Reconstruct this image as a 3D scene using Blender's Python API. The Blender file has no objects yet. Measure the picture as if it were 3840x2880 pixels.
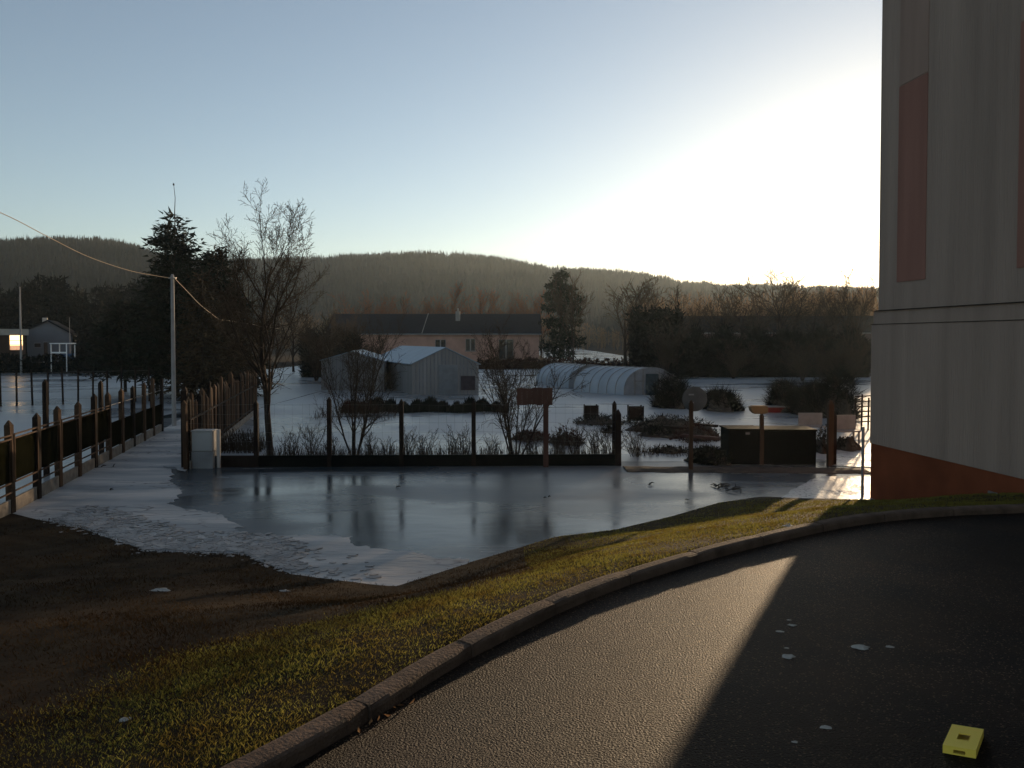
import bpy, math, random
import numpy as np
from mathutils import Vector, Matrix
R = math.radians
random.seed(7); np.random.seed(7)
S = bpy.context.scene
COL = S.collection

# ---------------------------------------------------------------- camera
CAMZ = 2.1; WZ = -1.5; F = 2950.0; PITCH = math.atan(83/2950)
cd = bpy.data.cameras.new('camera'); cam = bpy.data.objects.new('camera', cd); COL.objects.link(cam)
cam.location = (0, 0, CAMZ); cam.rotation_euler = (R(90)-PITCH, 0, 0)
cd.sensor_width = 36; cd.lens = 36*F/3840; cd.shift_y = -89/3840; cd.clip_start = 0.1; cd.clip_end = 6000
S.camera = cam
# ---------------------------------------------------------------- sky, sun, exposure
SUN_AZ = math.atan(0.529)           # to the right of +Y
SUN_EL = R(4.8)
w = bpy.data.worlds.new('World'); S.world = w; w.use_nodes = True
nt = w.node_tree; bg = nt.nodes['Background']
sk = nt.nodes.new('ShaderNodeTexSky'); sk.sky_type = 'NISHITA'; sk.sun_disc = False
sk.sun_elevation = SUN_EL; sk.sun_rotation = SUN_AZ; sk.altitude = 200
sk.air_density = 0.85; sk.dust_density = 0.5; sk.ozone_density = 1.6
hsv = nt.nodes.new('ShaderNodeHueSaturation'); hsv.inputs['Saturation'].default_value = 0.78
nt.links.new(sk.outputs[0], hsv.inputs['Color']); nt.links.new(hsv.outputs[0], bg.inputs[0]); bg.inputs[1].default_value = 0.13
ld = bpy.data.lights.new('sun', 'SUN'); sun = bpy.data.objects.new('sun', ld); COL.objects.link(sun)
ld.energy = 4.3; ld.angle = R(0.53); ld.color = (1.0, 0.72, 0.44)
sd = Vector((math.sin(SUN_AZ)*math.cos(SUN_EL), math.cos(SUN_AZ)*math.cos(SUN_EL), math.sin(SUN_EL)))
sun.rotation_euler = sd.to_track_quat('Z', 'Y').to_euler()
S.view_settings.view_transform = 'Standard'; S.view_settings.look = 'None'
S.view_settings.exposure = 0.72; S.view_settings.gamma = 1.0
S.cycles.max_bounces = 5; S.cycles.diffuse_bounces = 2; S.cycles.glossy_bounces = 3
S.cycles.volume_bounces = 0; S.cycles.transparent_max_bounces = 8
S.cycles.sample_clamp_indirect = 4.0; S.cycles.use_denoising = True

# ---------------------------------------------------------------- projection helpers
cp, sp = math.cos(PITCH), math.sin(PITCH)
def ray(x, y):
    u = (x-1920)/F; v = (1351-y)/F
    return Vector((u, cp+v*sp, -sp+v*cp))
def G(x, y, z=WZ):                  # point of the photo on the level z
    d = ray(x, y); t = (z-CAMZ)/d.z
    return Vector((d.x*t, d.y*t, z))
def D(x, y, dist):                  # point of the photo at the distance dist ahead
    d = ray(x, y); t = dist/d.y
    return Vector((d.x*t, dist, CAMZ+d.z*t))
def XZ(x, y, dist):
    p = D(x, y, dist); return p.x, p.z

# ---------------------------------------------------------------- materials
MATS = {}
def mat(name, col, rough=0.8, var=0.25, scale=4.0, bump=0.0, bscale=None, metal=0.0, spec=0.12,
        col2=None, stretch=(1,1,1), bdist=0.008, trans=0.0, emit=None, estr=0.0, detail=5.0):
    if name in MATS: return MATS[name]
    m = bpy.data.materials.new(name); m.use_nodes = True; n = m.node_tree; L = n.links
    b = n.nodes['Principled BSDF']
    b.inputs['Roughness'].default_value = rough; b.inputs['Metallic'].default_value = metal
    b.inputs['Specular IOR Level'].default_value = spec
    if trans: b.inputs['Transmission Weight'].default_value = trans
    tc = n.nodes.new('ShaderNodeTexCoord'); mp = n.nodes.new('ShaderNodeMapping'); mp.inputs['Scale'].default_value = stretch
    L.new(tc.outputs['Object'], mp.inputs[0])
    nz = n.nodes.new('ShaderNodeTexNoise'); nz.inputs['Scale'].default_value = scale; nz.inputs['Detail'].default_value = detail
    L.new(mp.outputs[0], nz.inputs['Vector'])
    rp = n.nodes.new('ShaderNodeValToRGB'); rp.color_ramp.elements[0].position = 0.3; rp.color_ramp.elements[1].position = 0.7
    c2 = col2 if col2 else tuple(min(1, c*(1+var)) for c in col); c1 = col if col2 else tuple(c*(1-var) for c in col)
    rp.color_ramp.elements[0].color = (*c1, 1); rp.color_ramp.elements[1].color = (*c2, 1)
    L.new(nz.outputs['Fac'], rp.inputs[0]); L.new(rp.outputs[0], b.inputs['Base Color'])
    if bump:
        nb = n.nodes.new('ShaderNodeTexNoise'); nb.inputs['Scale'].default_value = bscale or scale*4; nb.inputs['Detail'].default_value = 6
        L.new(mp.outputs[0], nb.inputs['Vector'])
        bp = n.nodes.new('ShaderNodeBump'); bp.inputs['Strength'].default_value = bump; bp.inputs['Distance'].default_value = bdist
        L.new(nb.outputs['Fac'], bp.inputs['Height']); L.new(bp.outputs[0], b.inputs['Normal'])
    if emit:
        b.inputs['Emission Color'].default_value = (*emit, 1); b.inputs['Emission Strength'].default_value = estr
    MATS[name] = m; return m

M_bark = mat('bark', (0.03,0.021,0.016), 0.9, 0.35, 9, 0.5, stretch=(1,1,.2))
M_twig = mat('twig', (0.05,0.034,0.022), 0.85, 0.3, 3)
M_redtwig = mat('red_twig', (0.26,0.10,0.05), 0.85, 0.3, 2)
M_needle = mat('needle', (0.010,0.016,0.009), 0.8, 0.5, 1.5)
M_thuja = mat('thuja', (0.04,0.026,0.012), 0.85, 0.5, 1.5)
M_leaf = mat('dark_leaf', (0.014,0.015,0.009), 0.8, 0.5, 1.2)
M_redhedge = mat('russet_hedge', (0.05,0.02,0.012), 0.85, 0.4, 1.5)
M_wood = mat('weathered_wood', (0.065,0.036,0.021), 0.85, 0.35, 6, 0.5, stretch=(1,1,.12))
M_darkwood = mat('dark_wood', (0.018,0.011,0.008), 0.85, 0.35, 6, 0.5, stretch=(1,1,.12))
M_conc = mat('concrete', (0.30,0.27,0.24), 0.85, 0.2, 5, 0.3)
M_oldconc = mat('old_concrete', (0.20,0.17,0.14), 0.9, 0.3, 5, 0.4)
M_metal = mat('grey_metal', (0.25,0.25,0.25), 0.45, 0.15, 8, metal=0.6)
M_wire = mat('wire', (0.16,0.15,0.14), 0.5, 0.2, 8, metal=0.5)
M_net = mat('windbreak_net', (0.006,0.006,0.003), 0.9, 0.35, 5, 0.2, 40, spec=0)
M_black = mat('black_plastic', (0.006,0.007,0.006), 0.8, 0.3, 3, 0.2, spec=.03)

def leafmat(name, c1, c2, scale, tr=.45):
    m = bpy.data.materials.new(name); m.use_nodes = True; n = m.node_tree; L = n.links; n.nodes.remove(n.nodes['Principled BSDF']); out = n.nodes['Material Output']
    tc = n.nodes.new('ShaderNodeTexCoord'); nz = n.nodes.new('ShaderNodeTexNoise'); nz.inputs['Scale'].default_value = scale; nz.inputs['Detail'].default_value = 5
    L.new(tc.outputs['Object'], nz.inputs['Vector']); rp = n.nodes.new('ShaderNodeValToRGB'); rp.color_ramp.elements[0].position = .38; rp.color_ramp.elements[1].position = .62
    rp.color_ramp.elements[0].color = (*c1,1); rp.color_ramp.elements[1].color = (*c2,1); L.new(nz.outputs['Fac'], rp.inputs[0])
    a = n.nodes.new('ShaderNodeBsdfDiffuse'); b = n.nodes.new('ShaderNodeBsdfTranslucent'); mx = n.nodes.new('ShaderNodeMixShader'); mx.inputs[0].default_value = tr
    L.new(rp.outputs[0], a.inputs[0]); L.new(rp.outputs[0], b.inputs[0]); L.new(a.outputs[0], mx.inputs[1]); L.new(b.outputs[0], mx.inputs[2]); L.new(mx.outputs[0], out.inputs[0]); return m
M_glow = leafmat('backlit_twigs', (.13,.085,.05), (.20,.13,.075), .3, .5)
M_redglow = leafmat('russet_twigs', (.15,.055,.028), (.22,.09,.045), .3, .4)

# ---------------------------------------------------------------- mesh helpers
def tag(o, label=None, cat=None, group=None, kind=None):
    if label: o['label'] = label
    if cat: o['category'] = cat
    if group: o['group'] = group
    if kind: o['kind'] = kind
    return o
def link(name, verts, faces, m, parent=None, smooth=False, loc=None):
    me = bpy.data.meshes.new(name)
    if isinstance(verts, np.ndarray):
        nv = len(verts); nf = len(faces); k = faces.shape[1]
        me.vertices.add(nv); me.vertices.foreach_set('co', verts.astype(np.float32).ravel())
        me.loops.add(nf*k); me.loops.foreach_set('vertex_index', faces.astype(np.int32).ravel())
        me.polygons.add(nf); me.polygons.foreach_set('loop_start', np.arange(0, nf*k, k, dtype=np.int32))
        me.update(calc_edges=True)
    else:
        me.from_pydata([tuple(v) for v in verts], [], faces)
    me.materials.append(m)
    if smooth: me.polygons.foreach_set('use_smooth', [True]*len(me.polygons))
    o = bpy.data.objects.new(name, me); COL.objects.link(o)
    if parent: o.parent = parent
    if loc is not None: o.location = loc
    return o
def empty(name, loc=(0,0,0), rz=0):
    o = bpy.data.objects.new(name, None); COL.objects.link(o); o.location = loc; o.rotation_euler = (0,0,rz); o.empty_display_size = .2
    return o
class MB:
    def __init__(s): s.v = []; s.f = []
    def box(s, x0, x1, y0, y1, z0, z1, M=None):
        c = [(x0,y0,z0),(x1,y0,z0),(x1,y1,z0),(x0,y1,z0),(x0,y0,z1),(x1,y0,z1),(x1,y1,z1),(x0,y1,z1)]
        if M is not None: c = [tuple(M @ Vector(p)) for p in c]
        n = len(s.v); s.v += c
        s.f += [(n,n+3,n+2,n+1),(n+4,n+5,n+6,n+7),(n,n+1,n+5,n+4),(n+1,n+2,n+6,n+5),(n+2,n+3,n+7,n+6),(n+3,n,n+4,n+7)]
        return s
    def tube(s, pts, rad, k=6, cap=True):
        pts = [Vector(p) for p in pts]
        if not hasattr(rad, '__len__'): rad = [rad]*len(pts)
        n0 = len(s.v); m = len(pts)
        d = (pts[1]-pts[0]).normalized()
        a = Vector((1,0,0)) if abs(d.x) < .7 else Vector((0,1,0))
        for i, p in enumerate(pts):
            if 0 < i < m-1: d = (pts[i+1]-pts[i-1])
            elif i == m-1: d = pts[i]-pts[i-1]
            if d.length > 1e-9: d = d.normalized()
            u = d.cross(a); u = u.normalized() if u.length > 1e-6 else Vector((0,0,1)); v = d.cross(u)
            a = v*-1 if False else a
            for j in range(k):
                t = 2*math.pi*j/k; s.v.append(tuple(p+(u*math.cos(t)+v*math.sin(t))*rad[i]))
        for i in range(m-1):
            for j in range(k):
                q = n0+i*k; s.f.append((q+j, q+(j+1)%k, q+k+(j+1)%k, q+k+j))
        if cap:
            s.f.append(tuple(range(n0+k-1, n0-1, -1))); s.f.append(tuple(range(n0+(m-1)*k, n0+m*k)))
        return s
    def beam(s, a, b, wd, ht):       # rectangular bar from a to b
        a = Vector(a); b = Vector(b); d = (b-a).normalized()
        up = Vector((0,0,1)) if abs(d.z) < .9 else Vector((0,1,0))
        u = d.cross(up).normalized()*wd/2; v = u.cross(d).normalized()*ht/2
        n = len(s.v); s.v += [tuple(p) for p in (a-u-v,a+u-v,a+u+v,a-u+v,b-u-v,b+u-v,b+u+v,b-u+v)]
        s.f += [(n,n+1,n+2,n+3),(n+4,n+7,n+6,n+5),(n,n+4,n+5,n+1),(n+1,n+5,n+6,n+2),(n+2,n+6,n+7,n+3),(n+3,n+7,n+4,n)]
        return s
    def prism(s, prof, d0, d1, M=None, axis='y'):   # profile (a,b) extruded along axis
        n = len(s.v); k = len(prof)
        for dd in (d0, d1):
            for a, b in prof:
                p = Vector((a, dd, b)) if axis == 'y' else Vector((dd, a, b))
                s.v.append(tuple(M @ p) if M is not None else tuple(p))
        s.f.append(tuple(range(n, n+k))); s.f.append(tuple(range(n+2*k-1, n+k-1, -1)))
        for j in range(k): s.f.append((n+j, n+k+j, n+k+(j+1)%k, n+(j+1)%k))
        return s
    def build(s, name, m, parent=None, smooth=False, loc=None, bevel=0):
        o = link(name, s.v, s.f, m, parent, smooth, loc)
        if bevel:
            b = o.modifiers.new('bevel', 'BEVEL'); b.width = bevel; b.segments = 2; b.limit_method = 'ANGLE'
        return o

# ---------------------------------------------------------------- terrain
KERB = np.array([(-9,-9),(-5.2,-3),(-3.2,0.5),(-2.1,2.35)] + [tuple(G(x,y,0.0)[:2]) for x, y in
        ((1150,2850),(1440,2675),(1700,2502),(2087,2300),(2377,2185),(2700,2088),(3000,2012),(3250,1962),(3550,1934),(3840,1924))] + [(8.2,9.75),(12,10.2),(40,12)])
def chaikin(P, n=3):
    for _ in range(n):
        Q = [P[0]]
        for a, b in zip(P[:-1], P[1:]): Q += [a*.75+b*.25, a*.25+b*.75]
        Q.append(P[-1]); P = np.array(Q)
    return P
KERB = chaikin(KERB)
WPX = [(70,1918),(220,1950),(356,1985),(573,2062),(937,2075),(1111,2150),(1476,2198),(1736,2115),(2083,2012),(2309,1985),(2517,1935),(2691,1885),(2847,1862),(3125,1868),(3264,1872)]
WL = np.array([(-90,30),(-30,20),(-13,17)] + [tuple(G(x,y,WZ)[:2]) for x, y in WPX] + [(14,17.8),(60,22),(200,40)])
def seg_dist(P, pts):                # signed distance (positive to the left), pts (n,2)
    best = np.full(len(pts), 1e9); sgn = np.ones(len(pts))
    for a, b in zip(P[:-1], P[1:]):
        d = b-a; l2 = (d**2).sum(); t = np.clip(((pts-a)@d)/l2, 0, 1)
        q = a+t[:,None]*d; v = pts-q; dist = np.hypot(v[:,0], v[:,1])
        cr = d[0]*(pts[:,1]-a[1])-d[1]*(pts[:,0]-a[0])
        m = dist < best; best = np.where(m, dist, best); sgn = np.where(m, np.sign(cr), sgn)
    return best*np.where(sgn == 0, 1, sgn)
def smooth01(t): t = np.clip(t, 0, 1); return t*t*(3-2*t)
def vnoise(x, y):
    return (np.sin(x*1.3+y*.7)+np.sin(x*-.8+y*1.9+1.3)+np.sin(x*2.7-y*1.1+.5)*.5+np.sin(x*4.1+y*3.3)*.3)/2.8
def gz(x, y):
    pts = np.stack([x, y], 1)
    k = seg_dist(KERB, pts); wl = seg_dist(WL, pts)
    d = np.maximum(k-.14, 0); ww = np.maximum(-wl, 0)
    t = d/(d+ww+1e-6)
    z = .05+(WZ-.05)*(.45*t+.55*smooth01(t)) + .035*vnoise(x*1.1, y*1.1)*np.clip(d,0,1)*np.clip(ww*.6,0,1)
    z = np.where(k < .14, -.08, z)
    z = np.where((wl > 0), WZ-np.minimum(.6, .22*wl), z)
    # raised land beyond the flood
    land = smooth01((y-86)/6)*smooth01((-24-x)/6)*.85
    land2 = smooth01((y-104)/6)*smooth01((x+30)/5)*smooth01((9-x)/5)*.85
    land3 = smooth01((y-100)/8)*smooth01((x-19)/6)*.85
    far = smooth01((y-260)/80)*3
    back = smooth01((-y-30)/30)*0
    return z+np.maximum.reduce([land, land2, land3])+far+back
def axis(parts):
    out = []
    for a, b, s in parts: out += list(np.arange(a, b, s))
    return np.array(out+[parts[-1][1]])
xs = axis([(-1500,-200,100),(-200,-40,10),(-40,-14,2),(-14,10,.16),(10,40,2),(40,200,10),(200,1500,100)])
ys = axis([(-600,-60,60),(-60,-12,4),(-12,0,1),(0,20,.16),(20,40,1),(40,130,3),(130,400,15),(400,2400,100)])
X, Y = np.meshgrid(xs, ys); Z = gz(X.ravel(), Y.ravel())
nx, ny = len(xs), len(ys)
idx = np.arange(nx*ny).reshape(ny, nx)
faces = np.stack([idx[:-1,:-1], idx[:-1,1:], idx[1:,1:], idx[1:,:-1]], -1).reshape(-1, 4)
M_soil = mat('turf_soil', (0.018,0.011,0.006), 0.95, 0.4, 2.2, 0.8, 30, col2=(0.052,0.034,0.018), spec=.05)
tag(link('ground', np.stack([X.ravel(), Y.ravel(), Z], 1), faces, M_soil, smooth=True), kind='structure')

# asphalt sheet
def add_glint_chips(m):                    # stone chips coloured bright as painted glints, and broad lighter and darker patches
    n = m.node_tree; L = n.links; b = n.nodes['Principled BSDF']; src = b.inputs['Base Color'].links[0].from_socket
    tc = n.nodes.new('ShaderNodeTexCoord'); vo = n.nodes.new('ShaderNodeTexVoronoi'); vo.inputs['Scale'].default_value = 110; L.new(tc.outputs['Object'], vo.inputs['Vector'])
    sx = n.nodes.new('ShaderNodeSeparateColor'); L.new(vo.outputs['Color'], sx.inputs[0])
    mr = n.nodes.new('ShaderNodeMapRange'); mr.inputs[1].default_value = .93; mr.inputs[2].default_value = .97; L.new(sx.outputs[0], mr.inputs[0])
    mx = n.nodes.new('ShaderNodeMixRGB'); mx.inputs[2].default_value = (.16,.10,.065,1); L.new(mr.outputs[0], mx.inputs[0]); L.new(src, mx.inputs[1])
    n2 = n.nodes.new('ShaderNodeTexNoise'); n2.inputs['Scale'].default_value = .45; n2.inputs['Detail'].default_value = 3; L.new(tc.outputs['Object'], n2.inputs['Vector'])
    m2 = n.nodes.new('ShaderNodeMapRange'); m2.inputs[1].default_value = .35; m2.inputs[2].default_value = .65; m2.inputs[3].default_value = .45; m2.inputs[4].default_value = 1.6; L.new(n2.outputs['Fac'], m2.inputs[0])
    mu = n.nodes.new('ShaderNodeMixRGB'); mu.blend_type = 'MULTIPLY'; mu.inputs[0].default_value = 1; L.new(mx.outputs[0], mu.inputs[1]); L.new(m2.outputs[0], mu.inputs[2]); L.new(mu.outputs[0], b.inputs['Base Color'])
kk = [tuple(p) for p in KERB if p[0] < 30]
M_asph = mat('asphalt', (0.012,0.009,0.0075), 0.6, 0.45, 1.3, 1.0, 75, spec=.09, col2=(0.041,0.022,0.0125), detail=9, bdist=.05)
add_glint_chips(M_asph)
av = [(x, y, 0.0) for x, y in kk] + [(40,-30,0),(-9,-30,0)]
tag(link('asphalt_road', av, [tuple(range(len(av)-1, -1, -1))], M_asph), kind='structure')

# kerb of separate stones in one run
M_kerb = mat('kerb_concrete', (0.12,0.078,0.055), 0.85, 0.35, 5, 0.8, 50, bdist=.015)
def kerb_mesh():
    mb = MB(); P = KERB[(KERB[:,0] < 8.7)]
    seg = np.hypot(*np.diff(P, axis=0).T); L = np.concatenate([[0], np.cumsum(seg)])
    def at(s):
        x = np.interp(s, L, P[:,0]); y = np.interp(s, L, P[:,1])
        x2 = np.interp(s+.02, L, P[:,0]); y2 = np.interp(s+.02, L, P[:,1]); x1 = np.interp(s-.02, L, P[:,0]); y1 = np.interp(s-.02, L, P[:,1])
        d = Vector((x2-x1, y2-y1, 0)).normalized(); return Vector((x, y, 0)), Vector((-d.y, d.x, 0))
    i0 = np.argmin(np.abs(P[:,0]+.80)+np.abs(P[:,1]-G(1452,2690,0).y)); s0 = L[i0]
    s = s0-9; k = 0
    stops = [s0+1.0*i for i in range(-9, 14)]
    prof = [(0,-.1),(0,.052),(.006,.069),(.02,.081),(.045,.088),(.12,.09),(.15,.08),(.15,-.1)]
    for si in stops:
        a, b = si+.006, si+.994
        if b > L[-1]: b = L[-1]
        if a >= b: break
        jz = random.uniform(-.006, .006); jo = random.uniform(-.008, .008)
        n = 7; base = len(mb.v); m = len(prof)
        for q in range(n):
            p, nn = at(a+(b-a)*q/(n-1))
            sh = .012 if q in (0, n-1) else 0
            for (o, z) in prof:
                pp = p+nn*(o+jo+ (sh if o < .02 else 0)); mb.v.append((pp.x, pp.y, z+jz-(sh*.5 if z > 0 else 0)))
        for q in range(n-1):
            for j in range(m-1):
                A = base+q*m+j; mb.f.append((A, A+m, A+m+1, A+1))
        mb.f.append(tuple(base+j for j in range(m))); mb.f.append(tuple(base+(n-1)*m+j for j in range(m-1, -1, -1)))
    return mb
tag(kerb_mesh().build('kerb', M_kerb, smooth=False), kind='structure')

# water and ice
def surf_mat(name, base1, base2, r1, r2, scale, bump, cracks=False, stretch=(1,1,1), spec=.5, rim=None):
    m = bpy.data.materials.new(name); m.use_nodes = True; n = m.node_tree; L = n.links; b = n.nodes['Principled BSDF']
    b.inputs['Specular IOR Level'].default_value = spec; b.inputs['IOR'].default_value = 1.33
    tc = n.nodes.new('ShaderNodeTexCoord'); mp = n.nodes.new('ShaderNodeMapping'); mp.inputs['Scale'].default_value = stretch
    L.new(tc.outputs['Object'], mp.inputs[0])
    nz = n.nodes.new('ShaderNodeTexNoise'); nz.inputs['Scale'].default_value = scale; nz.inputs['Detail'].default_value = 7; nz.inputs['Distortion'].default_value = .6
    L.new(mp.outputs[0], nz.inputs['Vector'])
    rp = n.nodes.new('ShaderNodeValToRGB'); e = rp.color_ramp.elements; e[0].position = .38; e[1].position = .62; e[0].color = (*base1,1); e[1].color = (*base2,1)
    L.new(nz.outputs['Fac'], rp.inputs[0])
    mr = n.nodes.new('ShaderNodeMapRange'); mr.inputs[1].default_value = .38; mr.inputs[2].default_value = .62; mr.inputs[3].default_value = r1; mr.inputs[4].default_value = r2
    L.new(nz.outputs['Fac'], mr.inputs[0]); L.new(mr.outputs[0], b.inputs['Roughness'])
    colout = rp.outputs[0]
    n2 = n.nodes.new('ShaderNodeTexNoise'); n2.inputs['Scale'].default_value = scale*7; n2.inputs['Detail'].default_value = 6
    L.new(mp.outputs[0], n2.inputs['Vector'])
    bp = n.nodes.new('ShaderNodeBump'); bp.inputs['Strength'].default_value = bump; bp.inputs['Distance'].default_value = .02
    L.new(n2.outputs['Fac'], bp.inputs['Height'])
    if cracks:
        wn = n.nodes.new('ShaderNodeTexNoise'); wn.inputs['Scale'].default_value = 1.7; wn.inputs['Detail'].default_value = 5
        L.new(mp.outputs[0], wn.inputs['Vector'])
        mx = n.nodes.new('ShaderNodeMixRGB'); mx.blend_type = 'ADD'; mx.inputs[0].default_value = .5; L.new(mp.outputs[0], mx.inputs[1]); L.new(wn.outputs['Color'], mx.inputs[2])
        vo = n.nodes.new('ShaderNodeTexVoronoi'); vo.feature = 'DISTANCE_TO_EDGE'; vo.inputs['Scale'].default_value = 2.2
        L.new(mx.outputs[0], vo.inputs['Vector'])
        cr = n.nodes.new('ShaderNodeMapRange'); cr.inputs[1].default_value = 0; cr.inputs[2].default_value = .035 if name != 'grey_ice' else .05; cr.inputs[3].default_value = 1; cr.inputs[4].default_value = 0
        L.new(vo.outputs['Distance'], cr.inputs[0])
        ms = n.nodes.new('ShaderNodeTexNoise'); ms.inputs['Scale'].default_value = .45; L.new(mp.outputs[0], ms.inputs['Vector'])
        m3 = n.nodes.new('ShaderNodeMapRange'); m3.inputs[1].default_value = .44 if name == 'grey_ice' else .48; m3.inputs[2].default_value = .6; L.new(ms.outputs['Fac'], m3.inputs[0])
        mu = n.nodes.new('ShaderNodeMath'); mu.operation = 'MULTIPLY'; L.new(cr.outputs[0], mu.inputs[0]); L.new(m3.outputs[0], mu.inputs[1])
        mc = n.nodes.new('ShaderNodeMixRGB'); mc.inputs[2].default_value = (.09,.07,.06,1)
        L.new(mu.outputs[0], mc.inputs[0]); L.new(rp.outputs[0], mc.inputs[1]); colout = mc.outputs[0]
    L.new(colout, b.inputs['Base Color']); L.new(bp.outputs[0], b.inputs['Normal'])
    return m
M_water = surf_mat('flood_water', (.03,.038,.042), (.14,.14,.14), .14, .40, .28, .3, stretch=(.55,1.3,1), spec=.3)
M_shelf = surf_mat('grey_ice', (.28,.27,.26), (.60,.53,.47), .45, .7, .7, 1.0, cracks=True, stretch=(.5,1.7,1), spec=.35)
M_field = surf_mat('frozen_flood', (.20,.20,.20), (.36,.355,.35), .22, .45, .18, .25, stretch=(.7,1.2,1), spec=.4)
def sheet(name, pts, m):
    v = [(p[0], p[1], p[2]) for p in pts]
    return tag(link(name, v, [tuple(range(len(v)))], m), kind='structure')
sheet('floodwater', [(-200,5,WZ),(200,5,WZ),(200,330,WZ),(-200,330,WZ)], M_water)
# pale ice shelf in the alley and along the bank
def rough_edge(px, amp=8, n=6):
    out = []
    for (x0,y0),(x1,y1) in zip(px[:-1], px[1:]):
        for i in range(n):
            t = i/n; out.append((x0+(x1-x0)*t+random.uniform(-amp,amp)*1.6, y0+(y1-y0)*t+random.uniform(-amp,amp)*.5))
    out.append(px[-1]); return out
inner = [(687,1766),(621,1747),(646,1777),(641,1802),(671,1822),(689,1847),(646,1877),(634,1892),(746,1916),(815,1924),(855,1946),(910,1976),(875,1986),(944,2008),(1100,2006),(1220,2006),(1314,2013),(1327,2043),(1417,2056),(1546,2069),(1632,2090),(1760,2096)]
shelf = [G(x,y,WZ+.008) for x,y in rough_edge(inner)] + [G(1740,2150,WZ+.008),G(1476,2260,WZ+.008),G(1100,2200,WZ+.008),G(600,2150,WZ+.008),G(200,2010,WZ+.008)]
shelf += [Vector((-10.5,15.8,WZ+.008)), Vector((-13.9,31.5,WZ+.008)), Vector((-16,40,WZ+.008)), Vector((-13,40,WZ+.008))]
sheet('ice_shelf', shelf, M_shelf)
sheet('frozen_gardens', [(-9.1,22.75,WZ+.008),(-3,22.8,WZ+.008),(40,22.9,WZ+.008),(110,60,WZ+.008),(90,98,WZ+.008),(-12.9,98,WZ+.008),(-12.9,39.9,WZ+.008)], M_field)
sheet('frozen_meadow', [(-16.2,34,WZ+.008),(-14.1,31.5,WZ+.008),(-10.8,16.6,WZ+.008),(-14,17,WZ+.008),(-110,60,WZ+.008),(-110,96,WZ+.008),(-13,99,WZ+.008),(-13,40.1,WZ+.008),(-16.2,40.1,WZ+.008)][::-1], M_field)

M_crack = surf_mat('cracked_ice', (.30,.29,.28), (.42,.40,.38), .22, .42, 1.5, .8, cracks=True, spec=.6)
for n_ in M_crack.node_tree.nodes:
    if n_.type == 'TEX_VORONOI': n_.inputs['Scale'].default_value = 5.0
    if n_.type == 'MAP_RANGE' and abs(n_.inputs[2].default_value-.6) < 1e-4: n_.inputs[1].default_value = .2; n_.inputs[2].default_value = .3
    if n_.type == 'MAP_RANGE' and abs(n_.inputs[2].default_value-.035) < 1e-4: n_.inputs[2].default_value = .07
sheet('cracked_ice', [G(x,y,WZ+.012) for x,y in rough_edge([(2880,1905),(2970,1838),(3040,1800),(3090,1786),(3270,1788),(3290,1900),(2880,1905)][::-1], 4, 5)[:-1]], M_crack)
sheet('cracked_ice', [G(x,y,WZ+.016) for x,y in rough_edge([(3125,1745),(3122,1715),(3150,1685),(3275,1665),(3280,1752),(3125,1745)][::-1], 4, 4)[:-1]], M_crack)

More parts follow.
